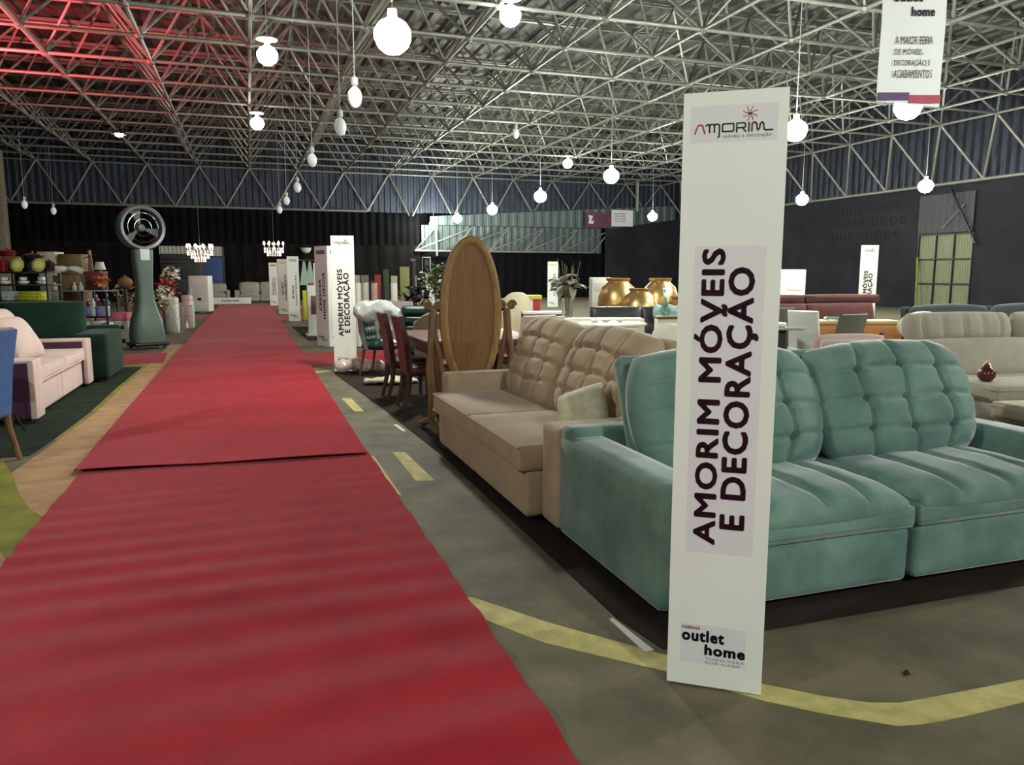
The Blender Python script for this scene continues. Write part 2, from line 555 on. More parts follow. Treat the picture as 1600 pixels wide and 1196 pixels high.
wall_right = struct('wall_right', MB().box(27.7, 27.9, -12, 23.72, 0, 9.3).box(27.7, 27.9, 26.5, 47.9, 0, 9.3).box(27.7, 27.9, 23.72, 26.5, 3.2, 9.3).box(28.05, 28.15, 23, 27, 0, 4), m_rwall,
                    label='dark painted right wall')
corrugated(-11.9, 46.4, const(5.15), const(9.2), 27.66, .4, -.045, plane='x').build('fascia_sheet', m_fascia, wall_right)
corrugated(23.75, 26.45, const(3.2), const(4.8), 27.6, .3, -.05, plane='x').build('sheet_over_gate', mat('sheet_dark', (58,58,62), .6, var=.2), wall_right)
disc = MB().lathe([(0,0),(.19,0),(.19,.02),(.13,.03),(.13,.012),(0,.012)], 14).mesh('raised_disc')
disc.materials.append(m_rwall)
for r_ in range(3):
    for c_ in range(8):
        o = obj('raised_disc', disc, None, wall_right, (27.7, 31.6-.56*c_-(.28 if r_ % 2 else 0), 4.5-.6*r_), (0, -PI/2, 0))
wall_left = struct('wall_left', MB().box(-16.2, -16, -12, 48, 0, 9.3), m_rwall, label='dark left wall')

# gate with translucent ribbed panes
door_1 = bpy.data.objects.new('door_1', None); COL.objects.link(door_1)
door_1.location = (27.72, 25.1, 0)
tag(door_1, 'metal gate glazed with yellowish ribbed panes', kind='structure')
m_pane = mat('ribbed_pane', (118,120,92), .55, var=.15, scale=2, stretch=(1, 12, .6))
for c_ in range(3):
    for r_ in range(3):
        y0 = -1.33 + .895*c_; z0 = .08 + 1.03*r_
        corrugated(y0+.02, y0+.87, const(z0), const(z0+.99), .05, .12, .02, plane='x').build('pane', m_pane, door_1)
g = MB()
for c_ in range(4): g.box(-.04, .06, -1.36+.895*c_, -1.31+.895*c_, 0, 3.18)
for r_ in range(4): g.box(-.05, .05, -1.36, 1.37, .03+1.03*r_, .08+1.03*r_)
g.build('gate_frame', m_bplast, door_1)
MB().bar((-.35, .95, .1), (-.1, 1.28, 2.2), .05, 6).build('leaning_post', m_olive, door_1)
MB().bar((-.3, -.3, 5.0), (-.2, -1.6, 2.7), .05, 6).build('brace', m_bplast, door_1)
MB().bar((-.25, -1.0, 4.3), (-.2, .0, 3.4), .025, 6).build('brace', m_steel, door_1)

# ---- roof sheets and space frame
ceiling = struct('ceiling', corrugated(-16, 28, const(-10.), const(47.8), 0, .6, .07), m_roof, label='ribbed metal roof above a steel space frame')
# the sheet was made standing: lay it flat at the roof level
ceiling.data.transform(Matrix(((1,0,0,0),(0,0,1,0),(0,-1,0,9.32),(0,0,0,1))))
pl = MB()
for y in NY + [NY[-1]-MY*k for k in (1,2,3)]:
    pl.box(-16, 28, y-.05-1.2, y+.05-1.2, 9.16, 9.26)
pl.build('purlins', m_node, ceiling)['kind'] = 'stuff'

bars = []
for j, y in enumerate(NY):
    for i, x in enumerate(NX):
        if i+1 < len(NX): bars.append(('lower_bar_across', (x,y,ZL), (NX[i+1],y,ZL), .05))
        if j+1 < len(NY): bars.append(('lower_bar_along', (x,y,ZL), (x,NY[j+1],ZL), .05))
        if i+1 < len(NX) and j+1 < len(NY):
            t = (x+MX/2, y-MY/2, ZU)
            for a, (dx, dy) in enumerate(((0,0),(MX,0),(0,-MY),(MX,-MY))):
                bars.append(('diagonal_bar_%d' % a, (x+dx, y+dy, ZL), t, .038))
            if i+2 < len(NX): bars.append(('upper_bar_across', t, (t[0]+MX, t[1], ZU), .042))
            if j+2 < len(NY): bars.append(('upper_bar_along', t, (t[0], t[1]-MY, ZU), .042))
CAM.rotation_mode = 'XYZ'
Mi = (Matrix.Translation(CAM.location) @ CAM.rotation_euler.to_matrix().to_4x4()).inverted()
def proj(p):
    v = Mi @ Vector(p)
    if v.z > -.5: return None
    return (800 + 1200*v.x/-v.z, 598 - 1200*v.y/-v.z)
def seen_len(b):
    p, q = proj(b[1]), proj(b[2])
    if p is None or q is None: return 0
    mx, my = (p[0]+q[0])/2, (p[1]+q[1])/2
    if not (-60 < mx < 1660 and -60 < my < 700): return 0
    k = 1.0 if b[0].startswith('lower') else .45
    return math.hypot(p[0]-q[0], p[1]-q[1]) * k
bars.sort(key=seen_len, reverse=True)
kinds = {}
for name, p, q, r in bars[:300]:
    if name not in kinds:
        me = MB().bar((0,0,0), Vector(q)-Vector(p), r, 8).mesh(name, 60); me.materials.append(m_steel); kinds[name] = me
    obj('bar', kinds[name], None, ceiling, p)
rest = MB()
for name, p, q, r in bars[300:]:
    rest.bar(p, q, r, 5)
o = rest.build('frame_bars', m_steel, ceiling, 70); o['kind'] = 'stuff'
nodes = MB()
for y in NY:
    for x in NX:
        nodes.lathe([(0,-.11),(.09,-.07),(.12,0),(.09,.07),(0,.11)], 7, (x,y,ZL))
        nodes.lathe([(0,-.1),(.1,0),(0,.1)], 5, (x+MX/2,y-MY/2,ZU))
o = nodes.build('frame_joints', m_node, ceiling); o['kind'] = 'stuff'

def edge_truss(name, label, uppers, lowers, r=.055):
    e = bpy.data.objects.new(name, None); COL.objects.link(e); tag(e, label, kind='structure')
    def b(nm, p, q, rr):
        MB().bar((0,0,0), Vector(q)-Vector(p), rr, 8).build(nm, m_steel, e, 60, loc=p)
    for i in range(len(lowers)):
        b('web_bar', uppers[i], lowers[i], r); 
        if i+1 < len(uppers): b('web_bar', uppers[i+1], lowers[i], r)
        if i+1 < len(lowers): b('chord_bar', lowers[i], lowers[i+1], r*1.35)
    return e
edge_truss('trim_1', 'steel edge truss across the far end of the hall', [(x, 46.45, ZL) for x in NX], [(x+MX/2, 46.45, ZC) for x in NX[:9]])
edge_truss('trim_2', 'steel edge truss along the right wall', [(NX[-1], y, ZL) for y in NY], [(27.35, y-MY/2, ZC) for y in NY[:-1]])
tr = edge_truss('trim_3', 'low steel truss at the far right corner', [(10.84+2.35*k, 46.45, 4.32) for k in range(6)], [(9.6+2.35*k, 46.45, 2.9) for k in range(6)], .05)
MB().bar((10.95, 46.4, 2.6), (10.9, 46.4, 4.3), .08).build('post', m_steel, tr)
MB().bar((24.4, 46.2, 5.6), (24.4, 46.2, 7.6), .12).build('post', m_steel, tr)
# web bars of the far truss that cross the dark part of the right-hand fascia
e1 = bpy.data.objects['trim_1']
for k in range(9, 16):
    x = NX[k]; zc = band_top(min(27, x+MX/2)) + .05
    MB().bar((x, 46.5, ZL), (x+MX/2*.92, 46.5, zc), .05, 6).build('web_bar', m_steel, e1, 60)
    MB().bar((x+MX, 46.5, ZL), (x+MX/2*1.08, 46.5, zc), .05, 6).build('web_bar', m_steel, e1, 60)

col = thing('roof_column', 'tan concrete column at the far left edge', 'column', (-11.1, 43, 0))
rbox('shaft', -.35, .35, -.3, .3, 0, 7.3, .03, mat('tan_concrete', (134,124,106), .8, var=.15), col)
rbox('foot', -.5, .5, -.45, .45, 0, .25, .03, mat('tan_concrete', (1,1,1)), col)

# ================================================================== LAMPS
m_bulb_on = bpy.data.materials.new('lit_bulb'); m_bulb_on.use_nodes = True
nt = m_bulb_on.node_tree
b = nt.nodes['Principled BSDF']
b.inputs['Base Color'].default_value = (1, 1, 1, 1)
b.inputs['Emission Color'].default_value = (.93, 1.0, .88, 1)
b.inputs['Emission Strength'].default_value = LAMP_STRENGTH
m_bulb_off = mat('milk_glass_glow', (225,228,228), .25, emit=.08)  # unlit bulbs: a faint glow is put into the glass
m_cord = mat('lamp_cord', (150,150,150), .6)
m_ceramic = mat('lamp_socket', (196,198,196), .4)

bulb_prof = [(0,-.25),(.11,-.225),(.19,-.155),(.235,-.05),(.23,.04),(.17,.13),(.09,.175),(.06,.2)]
bulb_on_me = MB().lathe(bulb_prof, 14).mesh('bulb', True); bulb_on_me.materials.append(m_bulb_on)  # lit globe drawn oversized to stand in for the halo around each lamp
bulb_off_me = MB().lathe([(r*.52, z*.8) for r, z in bulb_prof], 12).mesh('bulb', True); bulb_off_me.materials.append(m_bulb_off)
sock_me = MB().lathe([(.045,.17),(.06,.18),(.06,.29),(.03,.31),(.012,.34)], 10).mesh('socket', True); sock_me.materials.append(m_ceramic)

m_bulb_dim = m_bulb_on.copy(); m_bulb_dim.name = 'lit_bulb_small'
m_bulb_dim.node_tree.nodes['Principled BSDF'].inputs['Emission Strength'].default_value = LAMP_STRENGTH*.15
bulb_dim_me = bulb_on_me.copy(); bulb_dim_me.materials.clear(); bulb_dim_me.materials.append(m_bulb_dim)
def lamp(x, y, z, lit, label, group):
    t = thing('pendant_lamp', label, 'lamp', (x, y, z), 0, group)
    obj('bulb', (bulb_dim_me if z > 6 else bulb_on_me) if lit else bulb_off_me, None, t)
    if lit and z > 6: MB().lathe([(.02,.42),(.1,.4),(.24,.33),(.24,.32),(.08,.37),(.02,.38)], 16).build('reflector', m_ceramic, t, True)
    obj('socket', sock_me, None, t)
    MB().bar((0,0,.3), (0,0,9.37-z), .011, 5).build('cord', m_cord, t)
    return t
LIT = 'lit bare pendant lamps of the hall'
lamp(1.85, 10.1, 4.45, True, 'largest glowing pendant bulb, high above the red carpet', LIT)
lamp(.64, 19.3, 6.46, True, 'glowing bulb on a short cord, upper one over the red carpet', LIT)
lamp(.53, 29.25, 6.73, True, 'glowing bulb on a short cord, lower one over the red carpet', LIT)
lamp(5.64, 16.7, 7.05, True, 'glowing bulb at the top edge, tucked against the space frame', LIT)
lamp(15.1, 35.9, 6.9, True, 'small glowing bulb tucked under the frame above the low truss', LIT)
rowC = [(10.5,45.3,'farthest glowing bulb, just left above the oval mirror'), (10.67,40.4,'second glowing bulb from the left in the long row, above the mirror'),
        (10.74,34.4,'third glowing bulb from the left in the long row'), (10.7,28.1,'fourth glowing bulb from the left in the long row'),
        (10.56,21.7,'glowing bulb left of the large totem, largest there'), (10.9,13.75,'big glowing bulb touching the top right edge of the large totem'),
        (11.3,11.24,'glowing bulb behind the lower hem of the hanging banner')]
for x, y, l in rowC: lamp(x, y, 4.45, True, l, LIT)
lamp(19.8, 35.8, 4.45, True, 'glowing bulb right of the small wall banner', LIT)
lamp(21.0, 25.9, 4.45, True, 'glowing bulb right of the large totem before the dark wall', LIT)
lamp(21.8, 20.7, 4.45, True, 'rightmost glowing bulb, in front of the ribbed gate', LIT)
# the same lamp rows run on over and behind the camera
for x, y, l in ((1.9,-3.6,'glowing pendant bulb behind the viewer over the red carpet'), (-6.5,.5,'glowing pendant bulb outside the picture, left of the carpet'), (11.0,4.0,'glowing pendant bulb outside the picture, past the teal sofa'),
                (11.0,-4.5,'glowing pendant bulb outside the picture, behind right'), (21.5,6.0,'glowing pendant bulb outside the picture, near the right wall')):
    lamp(x, y, 4.45, True, l, LIT)
OFF = 'unlit pendant bulbs over the aisle'
for x, y, z, l in ((1.84,13.66,4.45,'nearest unlit bulb, hanging right under the big glowing one'), (1.9,16.4,4.45,'second nearest unlit bulb of the row over the aisle'),
                (1.72,21.3,4.45,'third unlit bulb of the row over the aisle'), (1.73,27.95,4.45,'fourth unlit bulb of the row over the aisle'),
                (1.6,33.0,4.45,'fifth unlit bulb of the row over the aisle'), (1.5,37.6,4.45,'smallest farthest unlit bulb over the aisle'),
                (-8.9,38.4,4.45,'leftmost unlit bulb against the far truss'), (-8.5,41.7,4.45,'unlit bulb left of the round fan, below the far chord'),
                (9.4,27.2,6.55,'tiny unlit bulb high in the frame left of the totem')):
    lamp(x, y, z, False, l, OFF)

# small reflector lamp fixed in the frame
t = thing('reflector_lamp', 'small reflector lamp fixed to the frame on the left', 'lamp', (-4.5, 34.1, 6.85))
MB().lathe([(.06,.3),(.1,.28),(.28,.02),(.3,0),(.26,.0),(.08,.22)], 14).build('shade', m_chrome, t, True)
MB().lathe([(0,-.1),(.13,-.06),(.16,.03),(.08,.16),(0,.2)], 10).build('bulb', m_bulb_on, t, True)
MB().bar((0,0,.28), (0,0,2.48), .02).build('stem', m_metal, t)

# red stage lamp that tints the left of the frame
t = thing('stage_lamp', 'red stage lamp clamped in the frame at the far left', 'lamp', (-6.9, 22.0, 5.2))
MB().lathe([(.1,-.3),(.14,-.25),(.16,0),(.15,.02),(.12,-.2),(0,-.22)], 14).build('housing', m_bplast, t, True)
MB().bar((.2,0,-.15), (.2,0,4.13), .02).bar((.1,0,-.15), (.22,0,-.15), .015).build('clamp', m_metal, t)
ld = bpy.data.lights.new('red_lamp', 'SPOT'); ld.energy = RED_LIGHT; ld.color = (1.0, .10, .12); ld.shadow_soft_size = .1; ld.spot_size = R(150); ld.spot_blend = .6
lo = bpy.data.objects.new('red_lamp', ld); COL.objects.link(lo); lo.parent = t; lo.location = (0, 0, .12); lo.rotation_euler = (R(180-12), R(8), 0)

# chandeliers
m_warm = mat('candle_bulb', (255,226,190), .3, emit=9.0)
m_crystal = mat('crystal', (240,226,214), .1, emit=.5, spec=.8)  # weak glow put into the beads, which are no bulbs themselves
def chandelier(loc, label, r, tiers, arms):
    t = thing('chandelier', label, 'chandelier', loc)
    MB().bar((0,0,.1), (0,0,9.37-loc[2]), .012, 5).build('rod', m_metal, t)
    MB().lathe([(0,.22),(.03,.2),(.05,.12),(.03,.05),(.06,-.05),(.03,-.2),(0,-.26)], 10).build('stem', m_chrome, t, True)
    for k in range(arms):
        a = 2*PI*k/arms
        c, s = math.cos(a), math.sin(a)
        MB().tube([(0,0,-.08),(.4*r*c,.4*r*s,-.17),(.8*r*c,.8*r*s,-.12),(r*c,r*s,0)], .012, 6).build('arm', m_chrome, t, True)
        MB().lathe([(.03,0),(.035,.02),(.02,.03),(.016,.09)], 8, (r*c,r*s,0)).build('candle_cup', m_chrome, t, True)
        MB().lathe([(.014,.09),(.03,.12),(.025,.16),(0,.2)], 8, (r*c,r*s,0)).build('bulb', m_warm, t, True)
    for q in range(tiers):
        rr = r*(1-.28*q); z = -.02-.1*q; g = MB()
        n = 22-4*q
        for k in range(n):
            a = 2*PI*k/n
            for w in range(3):
                g.lathe([(0,-.03),(.016,0),(0,.03)], 5, (rr*math.cos(a), rr*math.sin(a), z-.055*w))
        g.build('crystal_ring', m_crystal, t)['kind'] = 'stuff'
    return t
chandelier((-1.38, 25.8, 2.2), 'wide crystal chandelier glowing left of the aisle', .36, 3, 10)
chandelier((.78, 25.1, 2.28), 'smaller curved-arm chandelier glowing over the totem row', .28, 2, 6)

# ================================================================== SIGN TOTEMS
def stroke(pts, w, d=.0012):
    """flat ribbon along a polyline in x-z, slightly proud of the board (towards -y)"""
    g = MB()
    for (x0, z0), (x1, z1) in zip(pts[:-1], pts[1:]):
        L = math.hypot(x1-x0, z1-z0) or 1e-6
        ex, ez = (x1-x0)/L*w/2, (z1-z0)/L*w/2
        g.prism([(x0-ex-ez, z0-ez+ex), (x0-ex+ez, z0-ez-ex), (x1+ex+ez, z1+ez-ex), (x1+ex-ez, z1+ez+ex)], -.0065-d, -.006, 'y')
    return g

def logo_marks(parent, w=.32, s=1.0, small=False):
    """line-drawn wordmark with a starburst, as printed at the head of the furniture totems"""
    x0, z0, k = .038*w/.32, 1.898, .0236*w/.32
    def P(*a): return [(x0+k*u, z0+k*v) for u, v in a]
    lw = .0042 if not small else .006
    stroke(P((0,0),(.35,.95),(.55,1.1),(.8,1.1),(1.0,.95),(1.3,0)), lw).build('logo_letter', m_redink, parent)
    for p in ([(1.45,.95),(1.6,1.1),(1.8,1.1),(1.92,.9),(1.92,.1),(1.92,.9),(2.05,1.1),(2.4,1.1),(2.55,.9),(2.55,.1),(2.55,.9),(2.68,1.1),(3.05,1.1),(3.2,.9)],
              [(3.2,.9),(3.2,-.5),(3.05,-.6)],
              [(3.6,.2),(3.6,1.0),(3.75,1.1),(4.9,1.1),(5.05,1.0),(5.05,.2),(4.9,.1),(3.75,.1),(3.6,.2)],
              [(5.45,.0),(5.45,1.1),(6.4,1.1),(6.55,.95),(6.55,.6),(6.4,.5),(5.5,.5)], [(6.2,.5),(6.6,0)],
              [(7.0,0),(7.0,1.1)],
              [(7.4,0),(7.4,.9),(7.6,1.1),(7.8,1.1),(8.0,.9),(8.05,.3),(8.2,.1),(8.35,.3),(8.45,.9),(8.65,1.1),(8.85,.9),(8.95,.2),(9.1,.05),(10.0,.05)]):
        stroke(P(*p), lw).build('logo_letter', m_ink, parent)
    cx, cz = .206*w/.32, 1.952
    for i in range(8):
        a = PI/8 + i*PI/4
        stroke([(cx+.006*math.cos(a), cz+.006*math.sin(a)), (cx+.014*math.cos(a+.15), cz+.014*math.sin(a+.15)), (cx+.023*math.cos(a), cz+.023*math.sin(a))], .0018 if not small else .004).build('logo_ray', m_redink, parent)
    stroke([(cx-.003, cz), (cx+.003, cz)], .006).build('logo_square', m_ink, parent)

def totem(label, p0, p1, h, lines, logo=None, foot='outlet', depth=.26, second=None, head=None, sticker=False, m_face=None, group='white sign totems'):
    """folded-board totem: three panels; p0 -> p1 is the lower edge of the lettered face, left to right"""
    w = math.hypot(p1[0]-p0[0], p1[1]-p0[1])
    a = math.atan2(p1[1]-p0[1], p1[0]-p0[0])
    t = thing('sign_totem', label, 'sign', (p0[0], p0[1], .004 if p0[1] < 11 else .0065), a, group)
    m = m_face or m_white
    MB().box(0, w, -.006, .0, .004, h).build('front_panel', m, t)
    apex = (w/2, depth)
    for q0, q1 in (((w, 0), apex), (apex, (0, 0))):
        dx, dy = q1[0]-q0[0], q1[1]-q0[1]; L = math.hypot(dx, dy); nx, ny = dy/L*.006, -dx/L*.006
        MB().prism([q0, q1, (q1[0]+nx*.0, q1[1]+ny*.0+.006), (q0[0], q0[1]+.006)], .004, h, 'z').build('side_panel', m, t)
    def vtext(s, x0, x1, z0, z1, mm, bold=.02):   # reads upwards
        text('lettering', s, z1-z0, x1-x0, mm, t, face_mtx(((x0+x1)/2, -.0062, (z0+z1)/2), (0,0,1), (-1,0,0)), bold)
    def htext(s, x0, x1, z0, z1, mm, bold=.0, o=t):
        text('lettering', s, x1-x0, z1-z0, mm, o, face_mtx(((x0+x1)/2, -.0062, (z0+z1)/2), (1,0,0), (0,0,1)), bold)
    if sticker:
        for nm, (x0, x1, z0, z1) in (('logo_sticker', (.023,.291,1.868,1.982)), ('name_sticker', (.05,.274,.495,1.54)), ('event_sticker', (.043,.264,.088,.23))):
            MB().box(x0, x1, -.0062, -.005, z0, z1).build(nm, m_lilac, t)
    for (s, x0, x1, z0, z1) in lines:
        vtext(s, x0*w, x1*w, z0, z1, m_plum if sticker or second is None else m_plum, .028)
    if logo == 'full': logo_marks(t, w); htext('móveis e decoração', .127, .274, 1.878, 1.892, m_greyink)
    if logo == 'small': logo_marks(t, w, 1, True); htext('móveis e decoração', .4*w, .85*w, 1.878, 1.892, m_greyink)
    if head:
        mm = mat(head[0], head[1], .5)
        MB().box(.16*w, .84*w, -.0075, -.006, 1.86, 1.94).build('logo_block', mm, t)
    if foot:
        k = w/.322
        htext('MARINGÁ', .048*k, .11*k, .212, .226, m_redink, .01)
        htext('outlet', .048*k, .193*k, .168, .212, m_ink, .035)
        htext('home', .127*k, .264*k, .122, .162, m_ink, .035)
        htext('TUDO PARA', .13*k, .264*k, .105, .113, m_greyink)
        htext('SUA CASA', .13*k, .25*k, .091, .099, m_greyink)
    return t

AM = [('AMORIM MÓVEIS', .175, .46, .53, 1.53), ('E DECORAÇÃO', .44, .80, .585, 1.475)]
# big totem: exact places measured on its board
big = totem('tall white furniture totem in front of the teal sofa', (1.36, 2.27), (1.62, 2.08), 2.025, [], logo='full', sticker=True, group='white sign totems')
def big_v(s, x0, x1, z0, z1):
    text('lettering', s, z1-z0, x1-x0, m_plum, big, face_mtx(((x0+x1)/2, -.0062, (z0+z1)/2), (0,0,1), (-1,0,0)), .028)
big_v('AMORIM MÓVEIS', .056, .149, .525, 1.533)
big_v('E DECORAÇÃO', .141, .262, .585, 1.472)
totem('white furniture totem standing behind the clear plastic bag', (1.17, 11.75), (1.50, 11.70), 2.02, AM, logo='small')
t = totem('white home-decor totem showing two lettered faces at a corner', (1.30, 16.35), (1.50, 15.85), 2.02,
          [('CRESCER', .28, .48, .72, 1.36), ('HOME DECOR', .58, .8, .56, 1.5)], head=('grey_print', (120,112,122)), depth=.0, m_face=mat('pinkish_board', (234,230,230), .55))
t2 = totem('white home-decor totem, narrow second face beside its pinkish twin', (1.51, 15.86), (1.83, 16.2), 2.02,
          [('CRESCER', .28, .48, .72, 1.36), ('HOME DECOR', .58, .8, .56, 1.5)], head=('grey_print', (120,112,122)), depth=.1)
# fold the second lettered face onto the same totem
M2 = lambda q: Matrix.Translation(q.location) @ Euler(q.rotation_euler).to_matrix().to_4x4()
rel = M2(t).inverted() @ M2(t2)
for ch in list(t2.children):
    ch.data.transform(rel); ch.parent = t
bpy.data.objects.remove(t2)
totem('white climate-control totem between the two-faced totem and the rear ones', (1.15, 25.1), (1.50, 25.1), 2.02, [('KING', .36, .54, .72, 1.12), ('CLIMATIZAÇÃO', .62, .8, .5, 1.45)], head=('pale_print', (176,176,182)))
totem('white finishes totem with pale green head, right beside the climate totem', (1.02, 29.9), (1.40, 29.8), 2.02, [('REVEST', .36, .54, .72, 1.2), ('ACABAMENTOS', .62, .8, .5, 1.45)], head=('green_print', (206,214,150)))
totem('farthest white totem of the aisle row, with olive head', (.93, 38.6), (1.30, 38.6), 2.02, [('REVESTIMENTOS', .36, .54, .5, 1.3), ('E ACABAMENTOS', .62, .8, .5, 1.35)], head=('olive_print', (150,150,80)))
totem('narrow white finishes totem right of the oval mirror', (12.9, 32.9), (13.35, 32.75), 2.05, [('REVEST', .3, .48, .72, 1.2), ('ACABAMENTOS', .56, .76, .5, 1.5)], head=('yellow_print', (214,206,90)))
totem('white furniture totem standing behind the maroon sofa', (11.3, 12.15), (11.63, 12.05), 2.02, AM, logo='small')
t = thing('sign_box', 'low white sign box lying across the far carpet end', 'sign', (-1.87, 41.4, 0))
rbox('box', 0, 1.95, -.15, .15, .0, .32, .01, m_white, t)
text('lettering', 'ALPERONE', .85, .1, m_ink, t, face_mtx((.95, -.151, .17), (1,0,0), (0,0,1)), .03)

# hanging banner
bn = thing('hanging_banner', 'long white banner hung from the frame at the upper right', 'banner', (9.42, 10.0, 4.05), math.atan2(9.68-10.0, 10.35-9.42))
W_ = .985
g = MB(); nseg = 14
vs = []; fs = []
for j in range(13):
    z = .0 + 3.25*j/12
    for i in range(nseg+1):
        u = i/nseg
        y = .012*math.sin(7*u+2) * (1-j/14) + .01*math.sin(4*z)
        vs.append((W_*u, y, z + (.09*(1-u) if j == 0 else .09*(1-u)*(1-j/12))))
for j in range(12):
    for i in range(nseg):
        a = j*(nseg+1)+i; fs.append((a, a+1, a+nseg+2, a+nseg+1))
n0 = len(vs)
vs += [(x, y+.004, z) for x, y, z in vs]
fs += [tuple(i+n0 for i in reversed(f)) for f in fs]
MB().add(vs, fs).build('cloth', mat('banner_cloth', (240,240,240), .7), bn, 60)
MB().box(0, W_*.5, -.024, -.014, .1, .22).build('purple_stripe', mat('purple_print', (92,60,110), .6), bn)
MB().box(W_*.5, W_, -.024, -.014, .06, .18).build('red_stripe', mat('crimson_print', (176,60,84), .6), bn)
def btext(s, x0, x1, z0, z1, m, bold):
    text('lettering', s, x1-x0, z1-z0, m, bn, face_mtx(((x0+x1)/2, -.03, (z0+z1)/2), (1,0,0), (0,0,1)), bold)
m_bink = mat('banner_ink', (70,66,82), .6)
btext('outlet', .16, .60, 1.55, 1.73, m_bink, .03)
btext('home', .44, .80, 1.34, 1.48, m_bink, .03)
for q, (s, x1) in enumerate((('A MAIOR FEIRA', .80), ('DE MÓVEIS,', .66), ('DECORAÇÃO E', .78), ('ACABAMENTOS', .82))):
    btext(s, .22, x1, .93-.165*q, 1.05-.165*q, m_bink, .0)
MB().bar((-.03, 0, 3.27), (W_+.03, 0, 3.24), .02).bar((.05, 0, 3.27), (.05, 0, 5.2), .008, 5).bar((W_-.05, 0, 3.24), (W_-.05, 0, 5.2), .008, 5).build('rod', m_metal, bn)

fb = thing('wall_banner', 'small plum and white banner pinned on the pale far fascia', 'banner', (20.66, 46.12, 4.6))
MB().box(0, 1.85, -.01, .0, -.1, .86).build('plum_half', mat('plum_print', (104,50,82), .6, var=.1), fb)
MB().box(1.85, 3.4, -.01, .0, .0, 1.04).build('white_half', mat('banner_white', (226,220,226), .6), fb)
for q, s in enumerate(('MARINGÁ', 'OUTLET HOME', 'MÓVEIS', 'E DECORAÇÃO')):
    text('lettering', s, .62, .1, m_wplast, fb, face_mtx((1.25, -.0105, .66-.16*q), (1,0,0), (0,0,1)), .02)
    text('lettering', s, .9-.1*(q % 2), .1, mat('plum_print', (1,1,1)), fb, face_mtx((2.45, -.0105, .82-.17*q), (1,0,0), (0,0,1)), .02)
MB().prism([(.2,.15),(.55,.12),(.6,.35),(.4,.3),(.55,.62),(.2,.68),(.28,.4)], -.013, -.0105, 'y').build('emblem', m_wplast, fb)

# ================================================================== SOFAS
def sofa(label, loc, rz, W, m, ya=-.45, ys=-.5, yb=.55, aw=.23, ah=.6, sh=.5, bh=1.05, n=2, m_arm=None, m_cap=None, m_back=None,
         cols=(), rows=(), scols=(), bt=.28, lean=18, res=(20, 16), z0=.05, pillow=True, arms=(1, 1), group='sofas of the furniture fair', g=.05, gh=.03, box=True, cush_y=None, name='sofa', rnd=.35, seat_t=.2, sig=.05, gap=.012):
    t = thing(name, label, 'sofa', loc, rz, group)
    m_arm = m_arm or m
    xi0, xi1 = -W/2 + (aw if arms[0] else 0), W/2 - (aw if arms[1] else 0)
    for s, on in ((-1, arms[0]), (1, arms[1])):
        if on:
            x0, x1 = (-W/2, -W/2+aw) if s < 0 else (W/2-aw, W/2)
            a = rbox('arm', x0, x1, ya, yb, z0, ah, .035, m_arm, t, 3, .006)
            if m_cap:
                rbox('arm_trim', x0-.004, x1+.004, ya-.008, ya+.05, z0, ah+.004, .012, m_cap, a, 2)
                rbox('arm_trim', x0-.004, x1+.004, ya, yb-.1, ah-.02, ah+.01, .01, m_cap, a, 2)
    w = (xi1-xi0)/n
    for k in range(n):
        a, b = xi0+w*k+gap, xi0+w*(k+1)-gap
        if pillow:
            rbox('seat_base', a, b, ys+.03, yb-.12, z0, sh-seat_t+.01, .03, m, t, 3, .004)
            c = rbox('seat_pad', a-.006, b+.006, ys+.012, yb-.15, sh-seat_t+.01, sh-seat_t*.5+.01, .03, m, t, 3, .008)
            cu = cushion('seat_cushion', b-a+.02, (yb-.15)-(ys-.01), seat_t*1.15, m, t, ((a+b)/2, (ys-.01+yb-.15)/2, sh-seat_t*.5), (-PI/2, 0, 0), scols, (), g*.8, gh*.5, .18, res[0], res[1], .02, .3, sig, .2, .004, k)
        else:
            rbox('seat_base', a, b, ys+.03, yb-.12, z0, sh-seat_t, .03, m, t, 3, .004)
            c = rbox('seat_cushion', a-.004, b+.004, ys-.015, yb-.15, sh-seat_t-.005, sh, .02, m, t, 3, .012)
            MB().tube([(a-.004, ys-.016, sh-.012), (b+.004, ys-.016, sh-.012)], .006, 6).tube([(a-.004, ys-.016, sh-seat_t+.006), (b+.004, ys-.016, sh-seat_t+.006)], .006, 6).build('piping', m, c, True)
    # back: frame, then leaning cushions
    H = (bh-(sh-.06))/math.cos(R(lean))
    cyc = cush_y if cush_y is not None else yb-.38
    rbox('back_frame', -W/2+.01, W/2-.01, yb-.13, yb, z0, min(ah+.05, bh-.25), .03, m_back or m, t, 3)
    for k in range(n):
        a, b = xi0+w*k, xi0+w*(k+1)
        cy = cyc + math.tan(R(lean))*H*.42
        cz = (sh-.06) + H*.5*math.cos(R(lean))
        bp = rbox('back_board', a+.02, b-.02, -.05, .05, -H*.48, H*.42, .03, m_back or m, t, 2, 0, ((a+b)/2 if False else 0, cy+bt*.42, cz), (R(-lean), 0, 0))
        cushion('back_cushion', w+.05, H, bt, m, t, ((a+b)/2, cy, cz), (R(-lean), 0, 0), cols, rows, g, gh, rnd, res[0]*2 if cols else res[0], res[1]*2 if cols else res[1], .03, .42, sig, .35, .006 if cols else .003, k+7)
    f = MB()
    for sx in (-1, 1):
        for yy in (ya+.1, yb-.12):
            f.box(sx*(W/2-.12)-.03, sx*(W/2-.12)+.03, yy-.03, yy+.03, .006, z0+.01)
    for k, c0 in enumerate(((-1, ya+.1), (-1, yb-.12), (1, ya+.1), (1, yb-.12))):
        MB().box(c0[0]*(W/2-.12)-.03, c0[0]*(W/2-.12)+.03, c0[1]-.03, c0[1]+.03, .006, z0+.012).build('foot', m_bplast, t)
    return t

